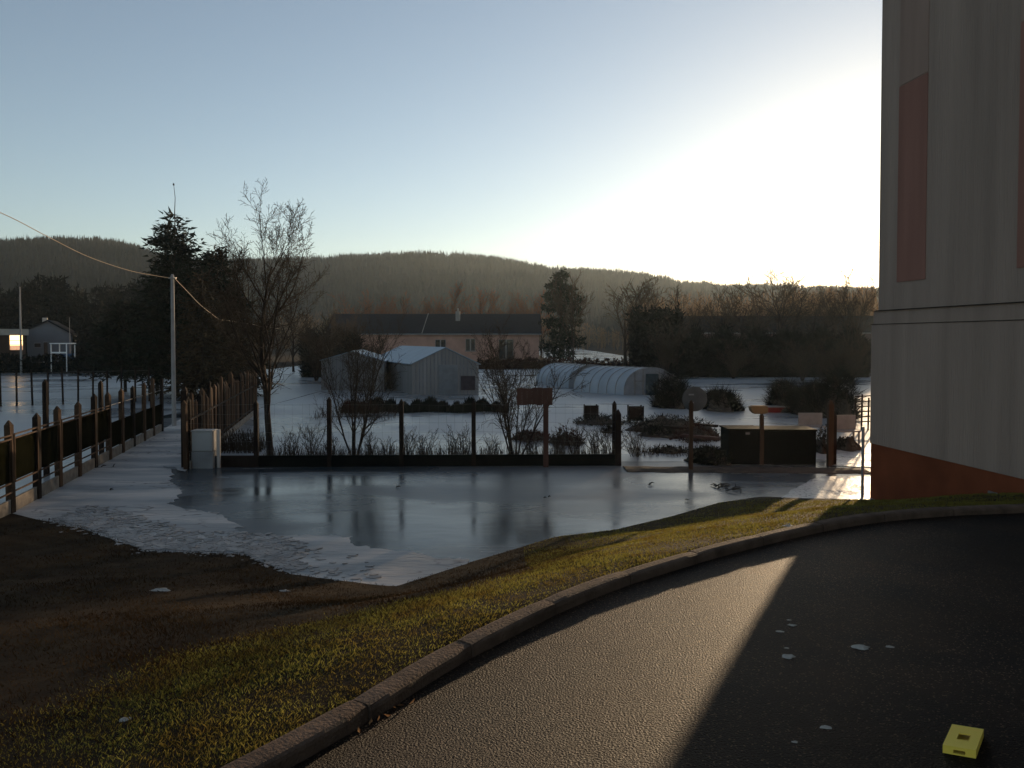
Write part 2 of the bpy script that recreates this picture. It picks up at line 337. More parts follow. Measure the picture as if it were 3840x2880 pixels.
# ---------------------------------------------------------------- hills
def ridge(name, prof, dist, th, seed, depth=260, base_z=-1):
    rs = np.random.RandomState(seed)
    px = np.arange(prof[0][0], prof[-1][0]+1, 20.); py = np.interp(px, [p[0] for p in prof], [p[1] for p in prof])
    rows = 14; V = []
    for r in range(rows+4):
        q = r/rows
        for x, y in zip(px, py):
            p = D(x, y, dist); top = p.z-th
            if q <= 1: yy = dist-depth*(1-q); zz = base_z+(top-base_z)*math.sin(q*math.pi/2)**1.3+2*math.sin(x*.01+q*5)*q*(1-q)
            else: yy = dist+(q-1)*depth*3; zz = top-(q-1)*60
            V.append((p.x*(.55+.45*yy/dist), yy, zz))
    n = len(px); V = np.array(V); ii = np.arange(len(V)).reshape(-1, n)
    fc = np.stack([ii[:-1,:-1], ii[:-1,1:], ii[1:,1:], ii[1:,:-1]], -1).reshape(-1,4)
    hill = tag(link(name, V, fc, M_hill, smooth=True), kind='structure')
    # wood on it: trees of thin upright limbs
    verts = []; fcs = []
    def tree(x, y, z, h, w_):
        for k in range(9):
            a = rs.uniform(-1,1)*w_*.5; b = rs.uniform(-.5,.5)*w_; hh = h*rs.uniform(.86,1.0)*(1-.35*abs(a)/(w_*.5)*rs.uniform(.4,1)); ww = rs.uniform(.07,.24)
            c = rs.uniform(0,math.pi); dx, dy = math.cos(c)*ww, math.sin(c)*ww
            n0 = len(verts); zl = z+h*.25
            verts.extend([(x+a*.3-dx*.5,y+b*.3-dy*.5,z-2),(x+a*.3+dx*.5,y+b*.3+dy*.5,z-2),(x+a+dx*2.2,y+b+dy*2.2,z+hh*.72),(x+a-dx*.3,y+b-dy*.3,z+hh)]); fcs.append((n0,n0+1,n0+2,n0+3))
    span = prof[-1][0]-prof[0][0]
    for k in range(int(span*.9)):
        x = rs.uniform(prof[0][0], prof[-1][0]); y = np.interp(x, [p[0] for p in prof], [p[1] for p in prof]); p = D(x, y, dist)
        hh = th*rs.uniform(.7, 1.05)*(.86+.2*math.sin(x*.021+seed)*math.sin(x*.0073+2)); tree(p.x, dist+rs.uniform(-14,14), p.z-th, hh, hh*.65)
    for k in range(int(span*1.6)):
        x = rs.uniform(prof[0][0], prof[-1][0]); y = np.interp(x, [p[0] for p in prof], [p[1] for p in prof]); p = D(x, y, dist)
        q = rs.uniform(.1, .97); yy = dist-depth*(1-q); top = p.z-th
        tree(p.x*(.55+.45*yy/dist), yy, base_z+(top-base_z)*math.sin(q*math.pi/2)**1.3, th*rs.uniform(.5,.9), th*.6)
    tag(link('hill_wood', np.array(verts), np.array(fcs), M_wood_far), kind='stuff', label='bare wood covering the %s' % ('western hillside' if seed == 1 else 'long hill across the valley'), cat='wood')
M_hill = mat('hillside', (0.02,0.019,0.014), 1, 0.3, .03, spec=0)
M_wood_far = mat('far_wood', (0.035,0.03,0.022), 1, 0.6, .02, spec=0)
ridge('hill', [(-1800,960),(-900,900),(-300,890),(0,888),(120,893),(240,880),(400,878),(470,893),(540,915),(640,940),(760,980),(900,1040),(1100,1130),(1300,1220)], 520, 11, 1)
ridge('far_hill', [(300,990),(700,965),(1000,955),(1150,948),(1300,945),(1450,938),(1600,930),(1680,936),(1750,938),(1850,950),(1950,965),(2050,985),(2150,992),(2300,1000),(2430,1015),(2550,1040),(2700,1052),(2900,1052),(3200,1062),(3600,1080),(4500,1120),(6000,1160)], 760, 14, 2, depth=330)

# ---------------------------------------------------------------- apartment block at the right
cx, cy = D(3262, 1665, 17.6).x, 17.6
fd = Vector((0.108, -1, 0)).normalized(); fnorm = Vector((-fd.y*-1, 0, 0))
# local frame: x along the facade towards the viewer, y away from it into the building, z up
BM = Matrix(((fd.x, -fd.y, 0, cx), (fd.y, fd.x, 0, cy), (0, 0, 1, 0), (0, 0, 0, 1)))
def fac(x, y):                       # photo point on the facade -> (t, z)
    d = ray(x, y); n = Vector((-fd.y, fd.x, 0)); o = Vector((cx, cy, 0)); c = Vector((0, 0, CAMZ))
    s = (o-c).dot(n)/d.dot(n); p = c+d*s; return (p-o).dot(fd), p.z
M_wall = mat('ribbed_render', (0.36,0.262,0.205), 0.9, 0.16, .8, 0.8, 14, stretch=(2.2,2.2,.12), bdist=.035)
M_plinth = mat('terracotta_paint', (0.20,0.055,0.022), 0.85, 0.2, 1.5, 0.3, 30)
M_red = mat('red_panel_paint', (0.31,0.15,0.11), 0.9, 0.12, 1.2, 0.6, 9, stretch=(2.2,2.2,.16))
M_pink = mat('faded_panel_paint', (0.35,0.235,0.18), 0.9, 0.12, 1.2, 0.6, 9, stretch=(2.2,2.2,.16))
block = tag(empty('apartment_block', (cx, cy, WZ)), 'tall grey rendered apartment block with a terracotta plinth and red panels', 'building')
def bp(mb, name, m, **k):
    o = mb.build(name, m, **k); o.parent = block; o.location = (-cx, -cy, -WZ); return o
LB, DB, HB = 34, 12, 17
zb = -0.25
z1, z2 = fac(3272,1215)[1], fac(3272,1165)[1]
bp(MB().box(0, LB, .0, DB, zb, z1, BM), 'wall', M_wall)
bp(MB().box(.10, LB, .10, DB, z2, HB, BM), 'wall', M_wall)
bp(MB().box(0.03, LB+.02, .03, DB+.02, z1, z2, BM), 'string_course', M_wall)
bp(MB().box(-.01, LB, -.012, DB, z1-.016, z1-.002, BM).box(-.01, LB, -.012, DB, z2-.014, z2-.0, BM), 'joint_strip', mat('joint', (.04,.035,.03), .9, .3, 5))
bp(MB().box(0.015, LB, .015, DB, -2.3, zb, BM), 'plinth', M_plinth)
bp(MB().box(-.2, LB, -.2, DB, HB, HB+.25, BM), 'roof', M_conc)
def panel(p0, p1, y0, y1, m, name):
    t0, _ = fac(p0, (y0+y1)/2); t1, _ = fac(p1, (y0+y1)/2); _, za = fac(p0, y0); _, zz = fac(p0, y1)
    return bp(MB().box(t0, t1, .085, .12, zz, za, BM), name, m), t1-t0, za, zz, t0
o, pw, za, zz, t0 = panel(3353, 3458, 330, 1058, M_red, 'painted_panel'); o['label'] = 'muted red vertical panel'
for k in range(1, 6):
    t = t0+k*(fac(3800,700)[0]-t0); bp(MB().box(t, t+pw, .085, .12, zz, za, BM), 'painted_panel', M_red)
for k in range(0, 6):
    t = t0+k*(fac(3800,700)[0]-t0); bp(MB().box(t, t+pw, .09, .12, za+.02, HB-.3, BM), 'painted_panel', M_pink)
# vent frame in the plinth and rain pipe at the corner
tv, zv = fac(3706, 1840)
bp(MB().box(tv-.0, tv+.035, -.01, .02, zv-.5, zv, BM).box(tv+.19, tv+.225, -.01, .02, zv-.5, zv, BM).box(tv+.035, tv+.19, -.01, .02, zv-.035, zv, BM), 'vent_frame', M_metal)
bp(MB().tube([(cx-.10, cy+.12, -2), (cx-.10, cy+.12, .1)], .035, 8), 'rain_pipe', M_metal)

# ---------------------------------------------------------------- left boundary fence
def unit(a, b): d = Vector(b)-Vector(a); return d, d.length
LA = Vector((-10.33, 16.2, 0)); LBp = Vector((-13.8, 31.5, 0)); LU = (LBp-LA).normalized()
base_l = WZ-.02
fence = tag(empty('boundary_fence', (LA.x, LA.y, WZ)), 'long weathered fence with posts, dark netting and concrete plates along the frozen alley', 'fence')
def fpart(mb, name, m, par, **k):
    o = mb.build(name, m, parent=par, **k); o.location = tuple(-Vector(par.location)); return o
def point_post(mb, p, wd, z0, z1, lean=0):
    x, y = p.x, p.y; h = wd/2
    b = [(-h,-h),(h,-h),(h,h),(-h,h)]
    n = len(mb.v)
    for z, s, l in ((z0,1,0),(z1-wd*.8,.95,lean),(z1,.15,lean*1.05)):
        for a, c in b: mb.v.append((x+a*s+l, y+c*s, z))
    for r in (0, 4):
        for j in range(4): mb.f.append((n+r+j, n+r+(j+1)%4, n+r+4+(j+1)%4, n+r+4+j))
    mb.f.append((n+3,n+2,n+1,n)); mb.f.append((n+8,n+9,n+10,n+11)); return mb
tall = {2: .95, 7: .75}
npost = 0
s = -3.0; stops = []
while s < (LBp-LA).length-.2: stops.append(s); s += 1.45
for i, s in enumerate(stops):
    p = LA+LU*s
    zt = .46+random.uniform(-.05,.06)+.01*s
    fpart(point_post(MB(), p, .13 if s < 9 else .115, base_l-.4, zt, random.uniform(-.03,.03)), 'post', M_wood if i % 3 else M_darkwood, fence)
    if i+1 < len(stops):
        q = LA+LU*stops[i+1]; a = p+LU*.075; b = q-LU*.075
        side = Vector((.03, 0, 0))
        fpart(MB().beam(a+Vector((0,0,WZ+.13)), b+Vector((0,0,WZ+.13)), .05, .32), 'concrete_plate', M_oldconc, fence)
        if s < 7:
            mb = MB()
            for z in (-1.05, -.86, .04, .12): mb.beam(a+Vector((.06,0,z)), b+Vector((.06,0,z)), .025, .03)
            mb.beam(a+Vector((.06,0,-.86)), a+Vector((.06,0,.12)), .025, .03); mb.beam(b+Vector((.06,0,-.86)), b+Vector((.06,0,.12)), .025, .03)
            fpart(mb, 'frame', M_wood, fence)
            fpart(MB().beam(a+Vector((0,0,-.42)), b+Vector((0,0,-.42)), .008, .86), 'netting', M_net, fence)
        else:
            fpart(MB().beam(a+Vector((0,0,-.80)), b+Vector((0,0,-.80)), .008, .75), 'netting', M_net, fence)
            fpart(MB().beam(a+Vector((0,0,.1)), b+Vector((0,0,.1)), .012, .018), 'wire', M_wire, fence)
# tall stakes just behind it
for (px, yt, yb, lab) in ((169,1422,1700,'tall thin stake rising behind the second netting bay'),(377,1427,1745,'tall thin stake rising behind the fence beside the pole'),(569,1440,1640,'tall thin stake behind the far fence beside the pole')):
    dd = {169:20.5,377:23.3,569:30.2}[px]; p = D(px, yt, dd)
    tag(point_post(MB(), Vector((p.x,p.y,0)), .11, WZ-.3, p.z).build('stake', M_darkwood), lab, 'stake', 'stakes behind the left fence')

# alley fence on the right of the ice lane
RA = G(700,1760); RB = G(958,1545); RU = (RB-RA).normalized(); RL = (RB-RA).length
afence = tag(empty('paling_fence', (RA.x, RA.y, WZ)), 'row of tall uneven timber palings on the right of the icy lane', 'fence')
s = 0; k = 0
while s < RL:
    p = RA+RU*s; wd = random.uniform(.09,.17); h = random.uniform(.28,.62)+(.18 if k % 5 == 2 else 0)
    fpart(point_post(MB(), p, wd, WZ-.4, h+.004*s, random.uniform(-.05,.05)), 'paling', (M_wood, M_darkwood, M_wood)[k%3], afence)
    s += random.uniform(.42,.62); k += 1
fpart(MB().beam(RA+Vector((.09,.0,1.35)), RB+Vector((.09,.0,1.35)), .03, .05).beam(RA+Vector((.09,.0,.35)), RB+Vector((.09,.0,.35)), .03, .05), 'rail', M_darkwood, afence)
fpart(MB().beam(RA+Vector((0.1,0,.1)), RB+Vector((0.1,0,.1)), .04, .25), 'base_board', M_oldconc, afence)

# front fence: post-and-wire with a dark base board
FA = G(700,1752); FB = G(2330,1745)
ffence = tag(empty('wire_fence', (FA.x, FA.y, WZ)), 'post and wire fence with a dark base board in front of the frozen gardens', 'fence')
fpx = [(692,1448),(960,1502),(1234,1488),(1505,1496),(1776,1498),(2045,1500),(2318,1535)]
fp = []
for i, (px, yt) in enumerate(fpx):
    dd = FA.y+(FB.y-FA.y)*(px-700)/1630; p = D(px, yt, dd); fp.append(p)
    fpart(point_post(MB(), Vector((p.x,p.y,0)), .17 if i in (0,6) else .12, WZ-.4, p.z, 0), 'post', M_darkwood, ffence)
p = D(2312, 1503, FB.y+.2); fpart(point_post(MB(), Vector((p.x-.06,p.y,0)), .12, WZ-.4, p.z), 'post', M_darkwood, ffence)
for i in range(len(fp)-1):
    a, b = fp[i], fp[i+1]; off = .052
    A = Vector((a.x+off, a.y, 0)); B = Vector((b.x-off, b.y, 0))
    fpart(MB().beam(A+Vector((0,0,WZ+.14)), B+Vector((0,0,WZ+.14)), .07, .36), 'base_board', M_black if i else M_darkwood, ffence)
    mb = MB()
    for q in range(6):
        z = WZ+.45+q*.26; mid = (A+B)/2+Vector((0,random.uniform(-.03,.03),z-random.uniform(.01,.05)))
        mb.tube([A+Vector((0,0,z)), mid, B+Vector((0,0,z))], .0028, 3, False)
    n = 8
    for q in range(1, n):
        t = q/n+random.uniform(-.01,.01); P0 = A.lerp(B, t); mb.tube([P0+Vector((0,0,WZ+.33)), P0+Vector((random.uniform(-.02,.02),0,WZ+1.76))], .0018, 3, False)
    fpart(mb, 'wire_mesh', M_wire, ffence)

# low garden bank continuing to the right
def strip(name, pts, wd, h, m):
    mb = MB()
    for a, b in zip(pts[:-1], pts[1:]): mb.beam(a, b+(b-a)*.001, wd, h)
    return mb.build(name, m)
def mound_mesh(cx_, cy_, rx, ry, h, z0, seed, n=26, amp=.35):
    rs = np.random.RandomState(seed); V = []; Fc = []
    ph = rs.uniform(0, 6, 8)
    for i in range(n+1):
        r = i/n
        for j in range(n*2):
            a = math.pi*j/n
            rr = r*(1+.16*math.sin(3*a+ph[0])+.1*math.sin(5*a+ph[1]))
            x = math.cos(a)*rr; y = math.sin(a)*rr
            z = (1-r**2)*(1+amp*(math.sin(7*x+ph[2])*math.sin(6*y+ph[3])+.6*math.sin(15*x+ph[4]+9*y)))+rs.uniform(-.06,.06)*(r < 1)
            V.append((cx_+x*rx, cy_+y*ry, z0+h*z-(.15 if i == n else 0)))
    m = n*2
    for i in range(n):
        for j in range(m): Fc.append((i*m+j, (i+1)*m+j, (i+1)*m+(j+1)%m, i*m+(j+1)%m))
    return V, Fc
M_bank = mat('earth_bank', (0.07,0.055,0.042), 0.95, 0.35, 2.5, 0.8, 25)
mb = MB(); a = G(2345,1762); b = G(3250,1768)
npt = 30; prev = None
prof = [(-.45,-.25),(-.36,.02),(-.1,.045),(.2,.045),(.5,.02),(.6,-.25)]
for i in range(npt):
    p = a.lerp(b, i/(npt-1)); j1 = random.uniform(-.04,.04)
    for (o_, z_) in prof: mb.v.append((p.x, p.y+o_+j1, WZ+z_*random.uniform(.7,1.3)))
    if i:
        q = (i-1)*6
        for j in range(5): mb.f.append((q+j, q+j+1, q+7+j, q+6+j))
tag(mb.build('path', M_bank), kind='structure')

# ---------------------------------------------------------------- meter cabinet
c0 = G(717,1757); cab = tag(empty('meter_cabinet', c0), 'pale grey utility cabinet on a ribbed concrete foot at the lane corner', 'cabinet')
dC = c0.y; wC = (797-717)/F*dC; zt = D(717,1614,dC).z-WZ; zm = D(717,1694,dC).z-WZ
M_cab = mat('cabinet_plastic', (.42,.40,.37), .55, .06, 3, .05); 
MB().box(.02,wC-.0,.0,.36,zm+.01,zt-.04).build('box', M_cab, cab, bevel=.012)
MB().box(.0,wC+.02,-.02,.38,zt-.037,zt).build('lid', M_cab, cab, bevel=.01)
MB().box(.05,wC-.03,-.012,-.002,zm+.04,zt-.08).build('door', M_cab, cab, bevel=.004)
mb = MB().box(.01,wC+.01,.0,.37,-.3,zm)
for i in range(9): mb.box(.03+i*wC/9,.05+i*wC/9,-.012,-.001,-.02,zm-.02)
mb.build('foot', mat('cabinet_foot', (.30,.29,.28), .85, .15, 3, .2), cab)
MB().tube([(wC+.10,.2,-.3),(wC+.10,.2,zt+.0)], .055, 10).build('conduit', mat('pale_pipe', (.6,.52,.45), .6, .1, 3), cab)

# ---------------------------------------------------------------- utility pole and cables
pb = G(653,1597); dP = pb.y; ph = D(653,1033,dP).z-WZ
pole = tag(empty('utility_pole', pb), 'slender pale concrete pole standing at the end of the fence', 'pole')
MB().tube([(0,0,-.3),(0,0,ph*.5),(0,0,ph)], [.092,.08,.068], 10).build('shaft', mat('pale_concrete', (.30,.28,.265), .75, .12, 3, .2), pole)
MB().tube([(0,0,ph),(0,0,ph+.05)], [.06,.05], 8).build('cap', M_metal, pole)
MB().box(-.11,.11,-.115,-.085,ph-.14,ph-.08).tube([(.11,-.1,ph-.11),(.2,-.1,ph-.11)], .02, 6).build('cable_bracket', M_metal, pole)
def cable(name, px, dist, label, r=.012):
    pts = [D(x, y, d_) for (x, y), d_ in zip(px, dist)]
    # smooth
    P = [np.array(p) for p in pts]; out = []
    for i in range(len(P)-1):
        p0 = P[max(i-1,0)]; p1 = P[i]; p2 = P[i+1]; p3 = P[min(i+2,len(P)-1)]
        for t in np.linspace(0,1,6,endpoint=False):
            out.append(.5*((2*p1)+(-p0+p2)*t+(2*p0-5*p1+4*p2-p3)*t*t+(-p0+3*p1-3*p2+p3)*t**3))
    out.append(P[-1])
    return tag(MB().tube(out, r, 5).build(name, mat('cable_sheath', (.34,.26,.18), .55, .1, 3)), label, 'cable')
cable('overhead_cable', [(-300,690),(0,797),(180,888),(330,962),(480,1013),(585,1034),(647,1044)], [19,22,24.5,27,29.5,31.2,dP-.12], 'sagging overhead cable running from the pole to the upper left')
cable('overhead_cable', [(655,1044),(700,1090),(750,1142),(800,1182),(825,1198),(868,1204),(1060,1235)], [dP-.12,dP+3,dP+6,dP+9,dP+10.5,dP+12,dP+18], 'overhead cable dropping from the pole down to the right into the trees')

# ---------------------------------------------------------------- signs on posts
def sign_post(name, px, yt, yb, label, cat, wpx=15, m=None, dist=None):
    p = G(px, yb) if dist is None else D(px, yb, dist)
    e = tag(empty(name, (p.x, p.y, WZ)), label, cat)
    z = D(px, yt, p.y).z-WZ; wd = wpx/F*p.y
    point_post(MB(), Vector((0,0,0)), wd, -.4, z).build('post', m or M_darkwood, e)
    return e, p.y, z
M_board = mat('brown_board', (.085,.04,.03), .85, .25, 4, .4, stretch=(1,1,.15))
M_tan = mat('tan_board', (.20,.125,.06), .8, .2, 3, .2)
e, dd, z = sign_post('sign_board', 2047, 1500, 1740, 'plain reddish brown board seen from behind on a fence post', 'sign', 19, M_board, dist=FB.y-.25)
h0 = D(2047,1457,dd).z-WZ; h1 = D(2047,1519,dd).z-WZ; x0 = (1938-2047)/F*dd; x1 = (2072-2047)/F*dd
mb = MB()
nb = 7
for i in range(nb): mb.box(x0+(x1-x0)*i/nb+.001, x0+(x1-x0)*(i+1)/nb-.001, .085+random.uniform(0,.006), .115, h1+random.uniform(-.015,.01), h0+random.uniform(-.01,.02))
mb.build('board', M_board, e)
e, dd, z = sign_post('round_sign', 2590, 1500, 1765, 'round dark grey disc seen from behind on a brown post', 'sign', 15, M_wood)
hc = D(2606,1497,dd).z-WZ; r1 = 47/F*dd
V = MB(); n = 32
V.tube([((2606-2590)/F*dd, .07, hc), ((2606-2590)/F*dd, .10, hc)], r1, 32)
V.build('disc', mat('sign_back', (.09,.09,.09), .7, .2, 3), e, bevel=.006)
for zz in (-.12,.1): MB().box(-.05,.09,.045,.07,hc+zz,hc+zz+.04).build('bracket', M_metal, e)
e, dd, z = sign_post('post_lantern', 2855, 1548, 1742, 'light brown post carrying a wide tan hood beside the black container', 'lamp post', 14, M_wood)
hx0 = (2808-2855)/F*dd; hx1 = (2874-2855)/F*dd; ht = D(2855,1521,dd).z-WZ; hb = D(2855,1551,dd).z-WZ
n0 = MB(); pr = [(hx0,ht-.03),(hx0+.08,ht),(hx1-.06,ht),(hx1,ht-.02),(hx1,hb+.03),(hx1-.1,hb),(hx0+.12,hb),(hx0+.03,hb+.08)]
n0.prism(pr, -.12, .12).build('hood', M_tan, e, bevel=.012)
e, dd, z = sign_post('gate_post', 3112, 1500, 1745, 'tall brown gate post between the black container and the wall', 'post', 20, M_wood)
point_post(MB(), Vector((.16,.1,0)), .1, -.3, z*.8).build('stay', M_darkwood, e)

# ---------------------------------------------------------------- black container and garden pieces
def P0(px, py): return G(px, py)
d1 = G(2850,1742).y
cont = tag(empty('storage_box', (D(2728,1742,d1).x, d1, WZ)), 'long low black storage box with a straight lid near the apartment wall', 'container')
wa = (2862-2728)/F*d1; wb = (3064-2728)/F*d1; ha = D(2728,1608,d1).z-WZ
MB().box(.03,wa-.005,.0,.9,-.2,ha-.05).build('body', M_black, cont, bevel=.02)
MB().box(wa+.005,wb,.03,.95,-.2,ha-.07).build('body', M_black, cont, bevel=.02)
MB().box(-.0,wa-.003,-.03,.95,ha-.05,ha).build('lid', mat('lid_plastic', (.012,.012,.007), .8, .3, 3, spec=.03), cont, bevel=.012)
MB().box(wa+.003,wb+.02,-.0,1.0,ha-.07,ha-.02).build('lid', MATS['lid_plastic'], cont, bevel=.012)
MB().box(.5,.62,-.045,-.031,ha-.16,ha-.1).build('latch', M_metal, cont)
def slab(name, x0p, x1p, yt, yb, depth, m, label, cat, group=None, bevel=.01, dist=None):
    dd = dist or G(x0p, yb).y; p = D(x0p, yb, dd); h = D(x0p,yt,dd).z-p.z; wd = (x1p-x0p)/F*dd
    zb_ = WZ if dist is None else p.z
    o = MB().box(0, wd, 0, depth, 0, h); o = o.build(name, m, bevel=bevel, loc=(p.x, dd, zb_)); return tag(o, label, cat, group), dd, wd, h
M_white = mat('off_white_paint', (.27,.24,.22), .7, .15, 4, .1)
def planter(x0p, x1p, yt, yb, label):
    dd = G(x0p, yb).y; p = G(x0p, yb); h = D(x0p,yt,dd).z-WZ; wd = (x1p-x0p)/F*dd
    e = tag(empty('garden_bench', (p.x, dd, WZ)), label, 'bench')
    MB().box(0,wd,.5,.54,h*.45,h).build('backrest', M_white, e, bevel=.006)
    MB().box(.02,wd-.02,.05,.5,h*.42,h*.47).build('seat', M_white, e, bevel=.006)
    for x in (.04, wd-.08):
        MB().box(x,x+.05,.08,.13,-.1,h*.42).build('leg', M_white, e); MB().box(x,x+.05,.5,.55,-.1,h*.45).build('leg', M_white, e)
    return e
planter(3012, 3104, 1553, 1640, 'white bench with a high plain backrest left of the gate post')
planter(3124, 3232, 1562, 1665, 'white bench right of the gate post near the apartment wall')
o, dd, wd, h = slab('trough', 2875, 2978, 1528, 1548, .5, mat('red_paint', (.22,.03,.02), .6, .15, 4), 'long low red trough with a pale rim in the garden', 'trough')
r_ = MB().box(-.03,wd+.03,-.03,.53,h,h+.05).build('rim', M_white); r_.parent = o
# compost frames and plant heaps
def leafy(name, m, n, size, fn, parent=None, loc=None, up=.5, seed=0, thin=1.0):
    rs = np.random.RandomState(seed); P = fn(n, rs)
    a = rs.normal(size=(n,3)); a[:,2] = np.abs(a[:,2])*up+up*.3; a /= np.linalg.norm(a, axis=1)[:,None]
    b = rs.normal(size=(n,3)); b = np.cross(a, b); b /= np.linalg.norm(b, axis=1)[:,None]
    L = size*rs.uniform(.5,1.5,(n,1)); W_ = L*rs.uniform(.12,.35,(n,1))*thin
    v = np.stack([P-b*W_, P+b*W_*.8+a*L*.3, P+a*L*1.6, P-b*W_*.7+a*L*.6], 1).reshape(-1,3)
    f = np.arange(n*4).reshape(-1,4)
    return link(name, v, f, m, parent, loc=loc)
def ell(rx, ry, rz, zc=None, surf=.55, lump=0.35, seed=1):
    r0 = np.random.RandomState(seed); C = r0.normal(size=(9,3)); C /= np.linalg.norm(C,axis=1)[:,None]
    amp = r0.uniform(-lump, lump, 9)
    def fn(n, rs):
        d = rs.normal(size=(n,3)); d /= np.linalg.norm(d,axis=1)[:,None]
        r = rs.uniform(surf, 1, n)**.5
        k = 1+ (np.clip(d@C.T, 0, 1)**3*amp).sum(1)
        p = d*(r*k)[:,None]*np.array([rx,ry,rz]); p[:,2] += (rz if zc is None else zc); p[:,2] = np.maximum(p[:,2], 0.0); return p
    return fn
def heap(px0, px1, yt, yb, m, label, n=1500, ry=.8, seed=3, size=.07, cat='plant heap', group=None, name='plant_heap', thin=1.0):
    c = G((px0+px1)/2, yb); dd = c.y+ry*.5; rx = (px1-px0)/2/F*c.y; h = D(px0, yt, c.y).z-WZ
    e = tag(empty(name, (c.x, dd, WZ)), label, cat, group)
    V, Fc = mound_mesh(0, 0, rx*.92, ry, h*.62, -.02, seed); link('soil', V, Fc, M_bank, e)
    leafy('foliage', m, n, size, ell(rx, ry, h*.8, zc=h*.1, seed=seed, lump=.6, surf=.3), e, up=.9, seed=seed, thin=thin)
    return e
heap(2160,2345,1555,1592, M_leaf, 'dark overgrown bed left of the double fence post', 1800, .9, 3)
heap(2345,2700,1560,1622, M_leaf, 'long dark overgrown bed right of the double fence post', 3500, 1.3, 4)
heap(2560,2720,1585,1650, M_redhedge, 'reddish brown heap of dead stems left of the black box', 2200, .8, 5)
heap(2400,2570,1598,1640, M_leaf, 'dark messy debris heap in front of the right overgrown bed', 2200, .7, 15)
heap(2255,2325,1600,1625, M_leaf, 'small dark plant clump standing alone on the ice', 500, .3, 6)
heap(1905,2075,1612,1652, M_redhedge, 'low rust brown heap behind the spreading shrub', 1400, .7, 7)
heap(2060,2200,1618,1668, M_redhedge, 'low rust brown heap right of the sign board post', 1400, .7, 8)
heap(2430,2600,1672,1700, M_leaf, 'thin tangle of green stems on the ice by the round sign', 500, .4, 9)
heap(2580,2760,1672,1738, M_leaf, 'dark bushy clump against the left end of the black box', 2600, .7, 10, .09)
heap(3060,3120,1620,1700, M_leaf, 'scrubby plants between the black box and the gate post', 900, .4, 11)
heap(3130,3250,1625,1690, M_leaf, 'tangled dark plants in front of the right white bench', 1500, .5, 12, .06)
for i, (a_, b_, t_, y_, lab) in enumerate(((2195,2242,1520,1575,'square wooden compost frame left of the double fence post'),(2362,2412,1523,1585,'square wooden compost frame right of the double fence post'))):
    dd = G(a_, y_).y; p = G(a_, y_); wd = (b_-a_)/F*dd; h = D(a_,t_,dd).z-WZ
    e = tag(empty('compost_frame', (p.x, dd, WZ)), lab, 'compost bin')
    for (x, y) in ((0,0),(wd,0),(0,wd),(wd,wd)): MB().box(x-.03,x+.03,y-.03,y+.03,-.1,h).build('corner_post', M_darkwood, e)
    for k in range(5):
        z = .08+k*(h-.1)/5
        for bx_ in ((.03,wd-.03,-.02,.0),(.03,wd-.03,wd,wd+.02),(-.02,.0,.03,wd-.03),(wd,wd+.02,.03,wd-.03)): MB().box(*bx_,z,z+(h-.1)/5-.03).build('slat', M_darkwood, e)
# reed belt
def reeds(px0, px1, yt, yb, m, label, n, seed, ry=.8):
    a = G(px0, yb); b = G(px1, yb); h = D(px0, yt, a.y).z-WZ
    e = a
    rs = np.random.RandomState(seed); t = rs.uniform(0,1,n); x = (b.x-a.x)*t; y = rs.uniform(-ry,ry,n)+.3*np.sin(t*17)
    hh = h*rs.uniform(.45,1,n)*(.65+.35*np.sin(t*23+1)*np.sin(t*41)); lx = rs.normal(0,.12,n)*hh; ly = rs.normal(0,.12,n)*hh; ww = rs.uniform(.012,.035,n)
    P = np.stack([np.stack([x-ww,y,0*x-.05],1), np.stack([x+ww,y,0*x-.05],1), np.stack([x+lx+ww*.3,y+ly,hh],1), np.stack([x+lx-ww*.3,y+ly,hh*.96],1)],1).reshape(-1,3)
    return tag(link('reed_bed', P, np.arange(n*4).reshape(-1,4), m, loc=tuple(a)), label, 'reeds', kind='stuff')
reeds(1395,1905,1483,1541, M_leaf, 'belt of dark reeds in front of the greenhouse', 5200, 1, .9)
reeds(1290,1420,1490,1545, M_redhedge, 'short reddish reeds behind the multi stemmed shrub', 1500, 2)

